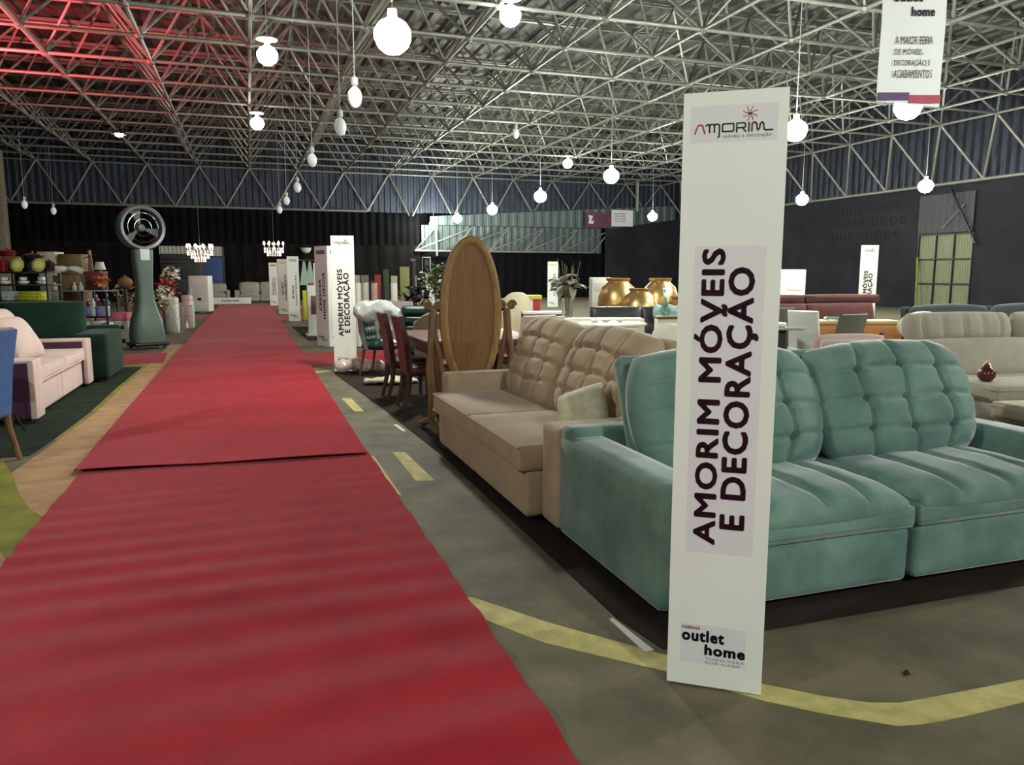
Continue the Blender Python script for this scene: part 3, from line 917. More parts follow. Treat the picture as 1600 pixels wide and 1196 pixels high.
T3 = (-.5, 0.0, .5)
# the teal sofa faces the camera, its left arm along the aisle
sofa('large teal velvet sofa with tufted back, behind the tall totem', (2.84, 3.17, 0), 0, 2.58, m_teal, -.5, -.58, .6, .23, .6, .5, 1.07, 2,
     cols=T3, rows=(-.55, -.05, .45), scols=(-.5, .05, .55), bt=.36, lean=24, res=(44, 36), cush_y=.06, sig=.04, g=.05, gh=.022, seat_t=.2, rnd=.5, gap=.018)
# the beige sofa faces the aisle
sofa('beige suede sofa facing the red carpet, beside the teal sofa', (2.0, 5.13, 0), -PI/2, 2.68, m_beige, -.45, -.57, .6, .25, .62, .48, 1.1, 2,
     cols=T3, rows=(-.45, 0, .45), bt=.34, lean=22, res=(34, 28), pillow=False, cush_y=.1, g=.045, gh=.03, sig=.045, seat_t=.15, rnd=.45)
cushion('throw_pillow', .33, .31, .14, m_creampil, None, (1.88, 4.20, .625), (R(-25), R(-22), R(-48)), (), (), rnd=.1, nx=22, nz=22, power=.6, back=.5)
tag(bpy.data.objects['throw_pillow'], 'cream patterned throw pillow leaning on the beige sofa arm', 'pillow')

# pink and purple sofa, left of the aisle, faces the carpet
sofa('pale pink sofa with dark purple arms, left of the carpet', (-2.6, 9.95, 0), PI/2, 2.9, m_pinksofa, -.58, -.55, .6, .3, .62, .52, 1.05, 2, m_arm=m_purple, m_cap=m_pinksofa,
     m_back=m_purple, bt=.26, lean=20, res=(24, 18), pillow=False, scols=(), cush_y=.1, seat_t=.14)
cushion('throw_pillow', .62, .5, .2, m_pinksofa, None, (-2.32, 9.3, .79), (R(-30), 0, R(80)), (), (), rnd=.12, nx=22, nz=22, power=.6)
tag(bpy.data.objects['throw_pillow.001'], 'pale pink pillow with a piped edge leaning on the purple-armed sofa', 'pillow')
# dark green sofa behind it
sofa('dark green velvet sofa behind the pale pink one', (-3.3, 12.3, 0), 0, 2.9, m_green, -.75, -.6, .6, .42, .66, .46, 1.08, 2, bt=.24, lean=8, res=(20, 16), cush_y=.15, rnd=.06, rows=(.72,), cols=(), g=.0, gh=.03)

# sofas on the right, behind the teal one
t = sofa('warm grey sofa with ribbed headrests, right behind the teal sofa', (7.25, 5.3, 0), R(-6), 2.9, m_greysofa, -.55, -.6, .6, .2, .58, .5, .84, 2, bt=.26, lean=24, res=(20, 14), cush_y=.12, rnd=.1)
for k, x in enumerate((-.63, .63)):
    cushion('headrest', 1.24, .32, .24, m_greysofa, t, (x, .47, .93), (R(-14), 0, 0), (-.75, -.4, 0, .35, .7), (), .035, 0, .3, 44, 12, 0, .4, .03, .45)
sofa('charcoal sofa against the gate side, at the right edge', (10.75, 8.6, 0), R(-4), 3.4, m_dgrey, -.5, -.5, .55, .2, .62, .48, 1.02, 2, bt=.3, lean=14, res=(18, 14), rnd=.5)
t = sofa('long maroon velvet sofa before the dark wall', (9.55, 11.3, 0), R(-3), 3.3, m_maroon, -.5, -.5, .55, .2, .62, .48, .94, 2, bt=.26, lean=12, res=(18, 14), rnd=.08)
for k in range(2):
    rbox('headrest', -.8, .8, -.1, .1, -.07, .09, .05, m_maroon, t, 3, .01, (-.82+1.64*k, .36, 1.0))
sofa('pale pink piped armchair seen just above the teal cushions', (4.72, 5.2, 0), PI+R(-14), .8, m_pinksofa, -.4, -.42, .4, .1, .6, .46, .97, 1, bt=.2, lean=6, res=(16, 12), rnd=.25, name='armchair')
sofa('off-white sofa with folded throw, behind the beige cushions', (3.62, 6.15, 0), R(-90), 1.9, m_wsofa, -.5, -.5, .55, .2, .62, .46, .98, 2, bt=.26, lean=16, res=(18, 14))
sofa('black leather sofa in front of the gold vases', (6.55, 12.05, 0), R(-12), 2.1, m_bsofa, -.5, -.5, .5, .14, .66, .44, .9, 2, bt=.22, lean=10, res=(18, 14), rnd=.08)
# ottomans at the right edge
def ottoman(label, x, y, rz, w, d, h, m):
    t = thing('ottoman', label, 'ottoman', (x, y, .0065), rz, 'ottomans at the right')
    rbox('base', -w/2, w/2, -d/2, d/2, .05, h-.13, .03, m, t, 3, .006)
    c = rbox('cushion', -w/2-.01, w/2+.01, -d/2-.01, d/2+.01, h-.13, h, .04, m, t, 3, .012)
    MB().tube([(-w/2-.012,-d/2-.012,h-.03),(w/2+.012,-d/2-.012,h-.03),(w/2+.012,d/2+.012,h-.03),(-w/2-.012,d/2+.012,h-.03),(-w/2-.012,-d/2-.012,h-.03)], .009, 6).build('piping', m, c, True)
    for sx in (-1, 1):
        for sy in (-1, 1): MB().box(sx*(w/2-.08)-.03, sx*(w/2-.08)+.03, sy*(d/2-.08)-.03, sy*(d/2-.08)+.03, .0, .055).build('foot', m_bplast, t)
ottoman('grey piped ottoman between teal and warm grey sofas', 5.85, 4.35, R(-8), 1.15, .5, .62, m_greysofa)
ottoman('small beige ottoman at the right edge behind the teal arm', 5.45, 3.72, R(-8), .95, .5, .55, mat('sand_fabric', (186,172,150), .9, var=.05, sheen=.2))
# far sofas at the end of the aisle
sofa('far beige three-seat sofa at the end of the carpet', (.55, 44.6, 0), 0, 2.6, m_greysofa, aw=.25, ah=.6, bh=1.08, n=2, res=(12, 10))
sofa('far beige armchair left of the distant sofa', (-1.55, 44.7, 0), 0, 1.15, m_greysofa, aw=.2, ah=.6, bh=1.0, n=1, res=(12, 10))

# ================================================================== MIRROR, CHAIRS, TABLES
def cheval_mirror(loc, rz):
    t = thing('cheval_mirror', 'tall oval honey-wood standing mirror seen from behind', 'mirror', loc, rz)
    def oval(a, b, n=40, c=1.09): return [(a*math.cos(2*PI*k/n), c + b*math.sin(2*PI*k/n)) for k in range(n)]
    MB().prism(oval(.232, .645), -.012, .02, 'y').build('back_panel', m_wood, t, 30)
    # frame: ring with a rounded section
    vs = []; fs = []; n = 48; prof = [(.0, -.022), (.02, -.034), (.05, -.034), (.072, -.02), (.072, .02), (.0, .02)]
    for k in range(n):
        a = 2*PI*k/n
        for d, y in prof: vs.append(((.226+d)*math.cos(a), y, 1.09 + (.64+d)*math.sin(a)))
    m_ = len(prof)
    for k in range(n):
        for j in range(m_):
            fs.append((k*m_+j, k*m_+(j+1) % m_, ((k+1) % n)*m_+(j+1) % m_, ((k+1) % n)*m_+j))
    MB().add(vs, fs).build('oval_frame', mat('pale_honey_wood', (152,118,62), .45, var=.2, scale=4, rgb2=(126,92,44), stretch=(6,6,2)), t, 50)
    for s in (-1, 1):
        x = s*.36
        # harp-shaped side post: outer and inner member, scrolls, feet
        p = MB().tube([(x, 0, 1.14), (x+s*.012, 0, .98), (x+s*.03, 0, .8), (x+s*.045, 0, .6), (x+s*.03, 0, .4), (x+s*.02, 0, .22), (x+s*.035, 0, .1)], [.045, .044, .044, .048, .052, .055, .06], 10, .7).build('post', m_wood2, t, True)
        MB().tube([(x-s*.015, .0, 1.1), (x-s*.005, 0, .95), (x-s*.045, 0, .75), (x-s*.085, 0, .55), (x-s*.075, 0, .35), (x-s*.03, 0, .2)], [.028, .03, .03, .03, .03, .036], 8, .8).build('brace', m_wood2, t, True)
        for dx in (-.05, .05):
            sc = []
            for k in range(15):
                a = k*.62; r = .042*(1-k/17)
                sc.append((x+dx+r*math.cos(a)*(1 if dx > 0 else -1), 0, 1.165+r*math.sin(a)))
            MB().tube(sc, .019, 8).build('scroll', m_wood2, t, True)
        MB().bar((x-s*.03, 0, 1.13), (x-s*.075, 0, 1.13), .018, 8).build('pivot', m_metal, t)
        MB().tube([(x+s*.03, -.34, .035), (x+s*.03, -.26, .05), (x+s*.03, -.12, .1), (x+s*.03, 0, .13), (x+s*.03, .12, .1), (x+s*.03, .26, .05), (x+s*.03, .34, .035)], [.028, .034, .036, .045, .036, .034, .028], 8).build('foot', m_wood2, t, True)
    MB().tube([(-.36, 0, .2), (-.2, 0, .17), (0, 0, .16), (.2, 0, .17), (.36, 0, .2)], .025, 8).build('stretcher', m_wood2, t, True)
cheval_mirror((1.93, 6.86, .006), R(4))

def backrest(name, w, prof, m, parent, bev=.015, nx=6, bow=0.0):
    """upholstered back from a y-z side profile, slightly bowed in plan"""
    vs = []; fs = []; n = len(prof)
    for i in range(nx+1):
        u = -1 + 2*i/nx
        for y, z in prof: vs.append((w/2*u, y - bow*u*u, z))
    for i in range(nx):
        for k in range(n):
            fs.append((i*n+k, i*n+(k+1) % n, (i+1)*n+(k+1) % n, (i+1)*n+k))
    fs += [tuple(range(n)), tuple(range(nx*n, nx*n+n))]
    o = MB().add(vs, fs).build(name, m, parent, 50)
    return o

def parsons_chair(label, loc, rz, m_up, m_leg, w=.44, d=.46, h=1.0, sh=.47, group=None, bow=.0, name='dining_chair', leg=.02):
    t = thing(name, label, 'chair', loc, rz, group)
    rbox('seat', -w/2, w/2, -d/2, d/2, sh-.1, sh, .025, m_up, t, 3, .01)
    y = d/2
    backrest('backrest', w, [(y-.06, sh-.04), (y+.0, sh-.04), (y+.03, sh+.25), (y+.09, h), (y+.06, h+.012), (y+.03, h), (y-.03, sh+.25)], m_up, t, bow=bow)
    for sx in (-1, 1):
        MB().bar((sx*(w/2-.03), -d/2+.03, sh-.1), (sx*(w/2-.03), -d/2+.03, 0), leg*1.15, 8, leg*.8).build('leg', m_leg, t, True)
        MB().tube([(sx*(w/2-.03), d/2-.03, sh-.08), (sx*(w/2-.03), d/2-.02, .25), (sx*(w/2-.03), d/2+.04, 0)], [leg*1.2, leg, leg*.8], 8).build('leg', m_leg, t, True)
    return t
DC = 'burgundy dining chairs around the brown table'
Z6 = .011
parsons_chair('burgundy leather dining chair, nearer of the pair by the aisle', (1.78, 8.22, Z6), PI/2, m_burg, m_dwood, group=DC, leg=.027)
parsons_chair('burgundy leather dining chair, farther one, before the green chair', (1.74, 8.98, Z6), PI/2, m_burg, m_dwood, group=DC, leg=.027)

t = thing('dining_table', 'red-brown wooden dining table behind the mirror', 'table', (2.33, 8.42, Z6))
rbox('tabletop', -.66, .66, -.84, .84, .72, .775, .012, m_rwood, t)
rbox('apron', -.6, .6, -.78, .78, .62, .72, .005, m_rwood, t)
for sx in (-1, 1):
    for sy in (-1, 1): rbox('leg', sx*.57-.05, sx*.57+.05, sy*.74-.05, sy*.74+.05, 0, .63, .01, m_rwood, t)
for k, (x, y, a) in enumerate(((1.83, 7.72, .3), (1.93, 7.76, -.4))):
    o = rbox('paper_card', -.05, .05, -.035, .035, 0, .003, 0, m_wplast, None, 1, 0, (x, y, .7868), (0, 0, a))
    tag(o, ('small white card at the near corner of the dining table', 'second white card beside it on the dining table')[k], 'card', 'cards on the table')

# green tufted chair with wrapped bundle
def tufted_chair(label, loc, rz):
    t = thing('tufted_chair', label, 'chair', loc, rz)
    cushion('seat', .5, .52, .16, m_green2, t, (0, -.02, .43), (-PI/2, 0, 0), (-.5, 0, .5), (-.5, 0, .5), .03, .03, .2, 26, 26, 0, .35, .05, .4)
    backrest('back_shell', .52, [(.2, .36), (.26, .38), (.33, .62), (.36, .95), (.33, .97), (.29, .94), (.26, .62)], mat('grey_shell', (104,108,104), .6, var=.1), t, bow=.1)
    cushion('back_pad', .48, .54, .1, m_green2, t, (0, .225, .69), (R(-9), 0, 0), (-.5, 0, .5), (-.5, 0, .5), .02, .02, .2, 24, 24, 0, .35, .05, .3)
    for sx in (-1, 1):
        for y, dy in ((-.2, -.05), (.2, .06)):
            MB().bar((sx*.19, y, .38), (sx*.23, y+dy, 0), .024, 8, .014).build('leg', m_legwood, t, True)
m_green2 = mat('bottle_green_leather', (20,50,40), .35, var=.15, scale=5)
tufted_chair('bottle-green tufted chair with splayed wooden legs', (1.80, 11.15, Z6), R(58))
def blob(name, spheres, m, parent=None, n=18, mm=10, noise=.0, seed=3, bumpf=None):
    """several overlapping lumps merged into one soft skin"""
    mb = bpy.data.metaballs.new(name); ob = bpy.data.objects.new(name, mb)
    mb.resolution = .035; mb.threshold = .4
    for (x, y, z, r, sx, sy, sz) in spheres:
        e = mb.elements.new(); e.type = 'ELLIPSOID'; e.co = (x, y, z); e.radius = r; e.size_x, e.size_y, e.size_z = sx, sy, sz
    COL.objects.link(ob)
    dg = bpy.context.evaluated_depsgraph_get()
    me = bpy.data.meshes.new_from_object(ob.evaluated_get(dg))
    bpy.data.objects.remove(ob)
    rd = random.Random(seed)
    if noise:
        from mathutils import noise as mn
        for v in me.vertices:
            v.co += Vector((mn.noise(v.co*9), mn.noise(v.co*9+Vector((7,3,1))), mn.noise(v.co*9+Vector((1,9,4)))))*noise
    for p in me.polygons: p.use_smooth = True
    me.name = name
    return obj(name, me, m, parent)
m_wrap = mat('milky_plastic', (176,176,172), .35, var=.1, bump=1.0, bscale=18, spec=.6)
t = blob('wrapped_bundle', [(-.22, 0, .42, .26, 1.1, .9, .95), (.0, 0, .45, .27, 1.2, .9, .9), (.2, -.02, .38, .24, .95, .85, .9), (.14, -.03, .2, .17, .8, .8, 1.6)], m_wrap, noise=.045)
t.location = (1.76, 11.1, .53); t.scale = (.9, .9, .95)
tag(t, 'white plastic-wrapped bundle sitting on the green chair', 'bundle')
o = rbox('price_card', -.1, .1, -.07, .07, 0, .004, 0, m_wplast, None, 1, 0, (1.86, 10.92, .515), (R(14), 0, .2))
tag(o, 'white price card lying on the green tufted seat', 'card')
m_bag = mat('clear_pink_plastic', (236,206,204), .2, trans=.35, var=.08, bump=.8, bscale=16, spec=.8)
t = blob('plastic_bag', [(-.25, 0, .08, .2, 1.2, 1, .7), (.0, .05, .1, .22, 1.2, 1, .75), (.28, .0, .07, .2, 1.3, 1, .55), (.1, -.1, .06, .15, 1, 1, .6)], m_bag, noise=.04)
t.location = (1.5, 11.54, .035); t.scale = (.9, .8, 1); tag(t, 'crumpled clear plastic bag on the floor below the totem', 'bag')
m_fur = mat('cream_fur', (214,206,184), .95, var=.2, scale=20, rgb2=(176,164,138), bump=1.0, bscale=60, sheen=.3)
t = blob('sheepskin', [(-.2, 0, .03, .2, 1.2, 1, .28), (.05, .05, .035, .22, 1.2, 1.1, .28), (.25, -.05, .03, .2, 1.1, 1.2, .26), (0, -.15, .03, .18, 1.2, 1, .25)], m_fur, noise=.03)
t.location = (1.72, 10.2, .03); tag(t, 'cream sheepskin lying on the dark carpet by the green chair', 'rug')

def tub_chair(label, loc, rz, m, w=.6, h=.9, group=None):
    t = thing('tub_chair', label, 'chair', loc, rz, group)
    vs = []; fs = []; n = 18
    for k in range(n+1):
        a = PI*(-.12 + 1.24*k/n)
        c, s = math.cos(a), math.sin(a)
        top = h - .16*(abs(c)**3)
        for r_, z in ((w/2-.07, .36), (w/2, .3), (w/2+.02, top-.03), (w/2-.02, top), (w/2-.06, top-.03)):
            vs.append((r_*c, r_*s*.95, z))
    for k in range(n):
        for j in range(5): fs.append((k*5+j, k*5+(j+1) % 5, (k+1)*5+(j+1) % 5, (k+1)*5+j))
    fs += [tuple(range(5)), tuple(range(n*5, n*5+5))]
    MB().add(vs, fs).build('backrest', m, t, 50)
    MB().lathe([(0,.3),(w/2-.07,.3),(w/2-.04,.34),(w/2-.04,.42),(w/2-.08,.46),(0,.47)], 20).build('seat', m, t, 60)
    for k in range(4):
        a = PI/4+k*PI/2
        MB().bar((.2*math.cos(a), .2*math.sin(a), .31), (.26*math.cos(a), .26*math.sin(a), 0), .02, 8, .013).build('leg', m_legwood, t, True)
    return t
def channel_chair(label, loc, rz, m, w=.75, h=.95, n=4):
    t = thing('channel_chair', label, 'chair', loc, rz)
    rbox('seat', -w/2, w/2, -.3, .3, .2, .45, .04, m, t, 3, .01)
    for k in range(n):
        rbox('back_channel', -w/2, w/2, .2+.02*k, .34+.02*k, .42+(h-.42)/n*k, .42+(h-.42)/n*(k+1)-.006, .035, m, t, 3, .008)
    for sx in (-1, 1):
        for y in (-.24, .28): MB().bar((sx*(w/2-.06), y, .21), (sx*(w/2-.04), y*1.1, 0), .02, 8, .014).build('leg', m_dwood, t, True)
channel_chair('dark green channel-backed chair behind the dining table', (2.5, 11.8, Z6), R(180-15), m_green2, .5, .98)
tub_chair('taupe upholstered tub chair left of the mirror scroll', (2.45, 10.45, Z6), R(170), mat('taupe_fabric', (118,100,82), .85, var=.08, sheen=.2), .62, .95)

# blue chair and side table at the left edge
t = parsons_chair('blue upholstered chair with wooden legs, cut off at the left edge', (-2.10, 6.72, 0), R(-100), m_blue, m_legwood, .5, .5, 1.03, .46, name='blue_chair', leg=.026)
MB().tube([(-.25, .3, 1.035), (0, .315, 1.04), (.25, .3, 1.035)], .014, 8).build('back_rail', m_legwood, t, True)
t = thing('side_table', 'small grey metal side table before the purple arm', 'table', (-2.42, 8.15, Z6))
rbox('tray', -.24, .24, -.2, .2, .5, .53, .008, m_metal, t)
for k, (a, b) in enumerate((((.2, -.15), (.38, -.02)), ((.2, .15), (.24, .2)), ((-.2, -.15), (-.24, -.2)), ((-.2, .15), (-.24, .2)))):
    MB().bar((a[0], a[1], .5), (b[0], b[1], 0), .011, 6).build('leg', m_metal, t, True)

# ---- rolls, boards and plants behind the green chair
RO = 'upright rolls behind the green chair'
for k, (x, y, h, c, l) in enumerate(((2.07,15.67,1.29,(226,222,204),'ivory upright roll right beside the totem'), (2.21,15.62,1.30,(190,186,180),'marbled grey upright roll, second from the totem'),
        (2.38,15.56,1.29,(186,150,134),'marbled pinkish upright roll in the middle'), (2.59,15.49,1.26,(40,42,42),'black upright roll among pale ones'), (2.75,15.44,1.29,(222,218,204),'cream upright roll right of the black one'))):
    t = thing('upright_roll', l, 'roll', (x, y, 0), 0, RO)
    m = mat('roll_%d' % k, c, .5, var=.12 if k in (1, 2) else .04, scale=9)
    MB().lathe([(.06,.0),(.064,.02),(.064,h-.02),(.06,h),(.035,h),(.035,h-.1)], 14).build('sleeve', m, t, 50)
    MB().lathe([(.034,.02),(.034,h-.06),(0,h-.06)], 10).build('core', m_bplast, t, 50)
    MB().lathe([(.066,0),(.066,.015),(.064,.02)], 14).build('base', m_metal, t, 50)
SB = 'upright sample boards by the far display'
for k, (x, y, h, w, c, l) in enumerate(((2.64,20.23,1.45,.16,(170,166,140),'sand sample board, leftmost of the row'), (2.84,20.17,1.45,.2,(110,112,92),'olive-grey sample board, second of the row'), (3.02,20.1,1.3,.12,(38,40,78),'navy sample board beside the red one'),
        (3.16,20.07,1.46,.16,(150,50,44),'red sample board behind the upright rolls'), (3.36,19.98,1.6,.14,(44,72,44),'green sample board, second tallest'), (3.56,19.92,1.43,.16,(186,182,152),'cream sample board between green and olive'), (3.82,19.84,1.66,.24,(146,146,92),'tallest olive sample board of the row'), (4.05,19.8,1.44,.14,(150,146,124),'grey sample board, rightmost'))):
    t = thing('sample_board', l, 'board', (x, y, 0), R(-12), SB)
    m = mat('board_%d' % k, c, .6, var=.05)
    rbox('panel', -w/2, w/2, -.012, .012, .75, h, .004, m, t)
    rbox('lower_panel', -w/2, w/2, -.014, .014, .06, .75, .004, mat('board_low_%d' % (k % 3), ((176,172,120),(120,116,100),(190,186,150))[k % 3], .6), t)
    rbox('foot', -w/2, w/2, -.1, .1, 0, .06, .005, m_metal, t)
t = thing('black_pole', 'tall black pole with chrome cap left of the flowering tree', 'pole', (3.42, 16.79, 0))
MB().lathe([(.14,0),(.14,.02),(.05,.03),(.05,1.74)], 14).build('shaft', m_bplast, t, 50)
MB().lathe([(.055,1.74),(.065,1.76),(.065,1.8),(0,1.81)], 14).build('cap', m_chrome, t, 50)
t = thing('mauve_cabinet', 'mauve box cabinet behind the dark green channel chair', 'cabinet', (2.5, 13.55, .008), R(-10))
rbox('body', -.24, .24, -.2, .2, .04, .98, .01, mat('mauve_lacquer', (150,128,134), .5), t)
rbox('door', -.22, .22, -.215, -.2, .08, .94, .006, mat('mauve_lacquer', (1,1,1)), t)
rbox('label_plate', .08, .2, -.222, -.214, .82, .9, .002, m_wplast, t)
rbox('plinth', -.22, .22, -.18, .18, 0, .05, 0, m_bplast, t)

def leaf_mesh(name, L, w, droop=.3, m=None):
    vs = []; fs = []
    for i in range(6):
        u = i/5
        ww = w*math.sin(PI*min(1, u*.92+.06))
        z = -droop*L*u*u
        vs += [(L*u, -ww, z+.15*ww), (L*u, 0, z), (L*u, ww, z+.15*ww)]
    for i in range(5):
        for j in range(2): fs.append((i*3+j, i*3+j+1, i*3+j+4, i*3+j+3))
    me = MB().add(vs, fs).mesh(name, True, False)
    if m: me.materials.append(m)
    return me
def leaves(parent, me, pts, seed=1, name='leaf', tilt=(-.6, .9)):
    rd = random.Random(seed)
    for p in pts:
        o = obj(name, me, None, parent, p, (rd.uniform(-.5, .5), rd.uniform(*tilt)*-1, rd.uniform(0, 2*PI)))
        s = rd.uniform(.75, 1.2); o.scale = (s, s, s)
def cloud(c, r, n, seed, fz=1.0):
    rd = random.Random(seed); out = []
    while len(out) < n:
        v = Vector((rd.uniform(-1,1), rd.uniform(-1,1), rd.uniform(-1,1)))
        if .25 < v.length < 1: out.append((c[0]+v.x*r, c[1]+v.y*r, c[2]+v.z*r*fz))
    return out
m_leaf = mat('leaf_green', (78,102,56), .5, var=.2); m_petal = mat('white_petal', (226,222,190), .6, var=.05)
m_black_leaf = mat('black_leaf', (24,22,34), .25, var=.2); m_silver = mat('silver_leaf', (142,134,124), .45, var=.2, metal=.2)
t = thing('dark_plant', 'glossy black-leaved plant in a dark pot', 'plant', (2.97, 14.31, .008))
MB().lathe([(.12,0),(.15,.05),(.19,.62),(.2,.66),(.17,.66),(.16,.6),(0,.58)], 16).build('pot', m_bplast, t, 50)
for k in range(7):
    a = k*.9; MB().tube([(0,0,.58),(.06*math.cos(a),.06*math.sin(a),.85),(.2*math.cos(a),.2*math.sin(a),1.05)], .008, 5).build('stem', m_black_leaf, t)
leaves(t, leaf_mesh('leaf', .15, .05, .3, m_black_leaf), cloud((0,0,1.03), .3, 70, 5, .75), 5)
t = thing('flowering_tree', 'potted tree with pale blossoms left of the mirror', 'plant', (3.55, 15.16, 0))
MB().lathe([(.13,0),(.18,.3),(.2,.34),(.17,.34),(.16,.3),(0,.29)], 16).build('pot', m_wplast, t, 50)
MB().tube([(0,0,.28),(.02,0,.7),(-.02,.01,1.05),(.02,0,1.4)], [.03,.025,.02,.012], 7).build('trunk', m_dwood, t, True)
for k in range(6):
    a = k*1.05; MB().tube([(0,0,.95+.05*k),(.15*math.cos(a),.15*math.sin(a),1.2+.03*k),(.26*math.cos(a),.26*math.sin(a),1.4+.03*k)], .008, 5).build('branch', m_dwood, t)
leaves(t, leaf_mesh('leaf', .12, .035, .3, m_leaf), cloud((0,0,1.32), .36, 90, 8, .95), 8)
leaves(t, leaf_mesh('blossom', .07, .035, .1, m_petal), cloud((0,0,1.38), .38, 80, 9, .9), 9, 'blossom')
t = thing('display_screen', 'small tilted screen on a white stand behind the flowering tree', 'screen', (3.92, 17.7, .008), R(-15))
MB().lathe([(.16,0),(.16,.02),(.03,.03),(.03,1.5)], 12).build('stand', m_wplast, t, 50)
rbox('frame', -.1, .1, -.02, .02, 1.48, 1.86, .008, m_wplast, t, 2); rbox('panel', -.085, .085, -.025, -.019, 1.5, 1.84, .002, m_bplast, t, 1)
rbox('brochure_case', -.22, .12, -.1, .05, .0, 1.15, .01, m_wplast, t, 2, loc=(.1, .25, 0))

# ================================================================== RIGHT-HAND BACKGROUND
t = thing('cream_cabinet', 'long cream cabinet behind the beige sofa', 'cabinet', (5.1, 10.8, Z6), R(-18.8))
rbox('body', -.66, .66, -.22, .22, .1, .78, .008, m_cream, t)
for k in range(3): 
    d = rbox('door', -.64+.43*k, -.22+.43*k, -.235, -.22, .13, .75, .004, m_cream, t)
    MB().bar((-.25+.43*k, -.25, .4), (-.25+.43*k, -.25, .5), .008, 6).build('handle', m_chrome, d)
for sx in (-1, 1):
    for sy in (-1, 1): MB().bar((sx*.6, sy*.17, .11), (sx*.6, sy*.17, 0), .02, 8, .015).build('leg', m_legwood, t)
def flower_vase(label, loc):
    t = thing('vase_arrangement', label, 'vase', loc)
    MB().lathe([(.075,0),(.085,.02),(.085,.3),(.08,.3),(.078,.03),(0,.025)], 18).build('vase', m_glass, t, 50)
    for k in range(9):
        a = k*.7; r = .05+.02*(k % 3)
        MB().tube([(.03*math.cos(a),.03*math.sin(a),.03),(.04*math.cos(a+1),.04*math.sin(a+1),.3),(r*1.6*math.cos(a),r*1.6*math.sin(a),.6),(r*2.2*math.cos(a),r*2.2*math.sin(a),.75+.04*k % .2)], .005, 5).build('twig', mat('dry_twig', (110,96,74), .8), t)
    leaves(t, leaf_mesh('leaf', .2, .05, .5, m_silver), cloud((.0,0,.52), .24, 46, 12, .55), 12)
    return t
flower_vase('glass vase of dried silvery leaves on the cream cabinet', (4.62, 10.95, .795))
t = thing('round_table', 'round table with pale marble top before the cream cabinet', 'table', (4.75, 9.75, Z6))
MB().lathe([(.0,.74),(.5,.74),(.53,.75),(.53,.77),(.5,.78),(0,.78)], 32).build('tabletop', mat('pale_marble', (216,212,198), .25, var=.05), t, 50)
MB().lathe([(.28,0),(.28,.02),(.06,.06),(.045,.3),(.045,.6),(.1,.74)], 18).build('pedestal', m_dwood, t, 50)
for k, (dx, dy, r, l) in enumerate(((-.2, .05, .05, 'left white pebble ornament on the round table'), (.0, .1, .065, 'middle white pebble ornament on the round table'), (.2, .06, .05, 'right white pebble ornament on the round table'))):
    o = MB().lathe([(0,0),(r*.8,.01),(r*1.2,.035),(r*.9,.06),(r*.3,.05),(0,.045)], 12).build('pebble_ornament', m_wplast, None, True, (4.75+dx, 9.75+dy, .792))
    tag(o, l, 'ornament', 'pebble ornaments')
def wing_chair(label, loc, rz, m, w=.5, h=.95, d=.5, sh=.45, m_leg=None, name='accent_chair', group=None):
    return parsons_chair(label, loc, rz, m, m_leg or m_legwood, w, d, h, sh, group, .05, name)
wing_chair('pale pink wing chair behind the beige sofa', (3.2, 8.9, Z6), R(200), m_pinksofa, .5, .95)
wing_chair('low beige chair between the mirror and the cream cabinet', (4.0, 10.3, Z6), R(165), m_wsofa, .48, .86)
tub_chair('cream moulded chair just right of the mirror', (4.9, 14.2, .008), R(170), m_cream, .56, 1.12)
t = thing('black_table', 'black table with white top beside the narrow finishes totem', 'table', (5.1, 13.2, .008), R(-15))
rbox('tabletop', -.4, .4, -.3, .3, .74, .78, .006, m_wplast, t)
for sx in (-1, 1):
    for sy in (-1, 1): rbox('leg', sx*.36-.03, sx*.36+.03, sy*.26-.03, sy*.26+.03, 0, .745, .004, m_bplast, t)
rbox('panel', -.36, .36, .2, .22, .4, .74, 0, m_bplast, t)
t = thing('promo_stand', 'red and yellow promotional stand behind the cream chair', 'stand', (6.55, 17.85, 0), R(-15))
rbox('counter', -.24, .22, -.2, .2, 0, .86, .01, mat('promo_red', (178,44,58), .5), t); rbox('top', -.28, .26, -.24, .24, .86, .96, .01, mat('promo_yellow', (206,192,48), .5), t)
rbox('stripe', -.04, .04, -.21, -.2, 0, .86, .002, m_wplast, t)

GV = 'gold metal urns behind the black sofa'
def urn(label, loc, h, r):
    t = thing('gold_urn', label, 'urn', loc, 0, GV)
    MB().lathe([(r*.55,0),(r*.6,.02),(r*.85,h*.3),(r*1.0,h*.58),(r*.98,h*.72),(r*.8,h*.86),(r*.55,h*.93),(r*.52,h*.95)], 28).build('body', m_gold, t, 60)
    MB().lathe([(r*.52,h*.95),(r*.6,h*.965),(r*.6,h),(r*.5,h),(r*.46,h*.9),(0,h*.88)], 28).build('rim', m_gold, t, 60)
    MB().lathe([(r*1.0,h*.6),(r*1.015,h*.61),(r*1.0,h*.62)], 28).build('band', m_gold, t, 60)
urn('largest gold urn, left of the group behind the black sofa', (7.38, 14.75, .008), 1.38, .42)
urn('medium gold urn in front of the largest one', (7.42, 13.85, .008), 1.18, .38)
urn('smallest gold urn, low beside the folded throw', (8.2, 13.6, .008), 1.02, .3)
urn('gold urn nearest the tall totem, right of the group', (8.3, 14.6, .008), 1.38, .4)
t = thing('white_cabinet', 'narrow white appliance left of the gold urns', 'appliance', (7.35, 15.6, 0), R(-15))
rbox('body', -.2, .2, -.2, .2, .03, 1.4, .015, m_wplast, t); rbox('vent', -.14, .14, -.208, -.2, 1.1, 1.3, .004, m_lilac, t); rbox('knob', .1, .15, -.215, -.2, .86, .92, .006, m_bplast, t)
rbox('plinth', -.18, .18, -.18, .18, 0, .035, 0, m_bplast, t)
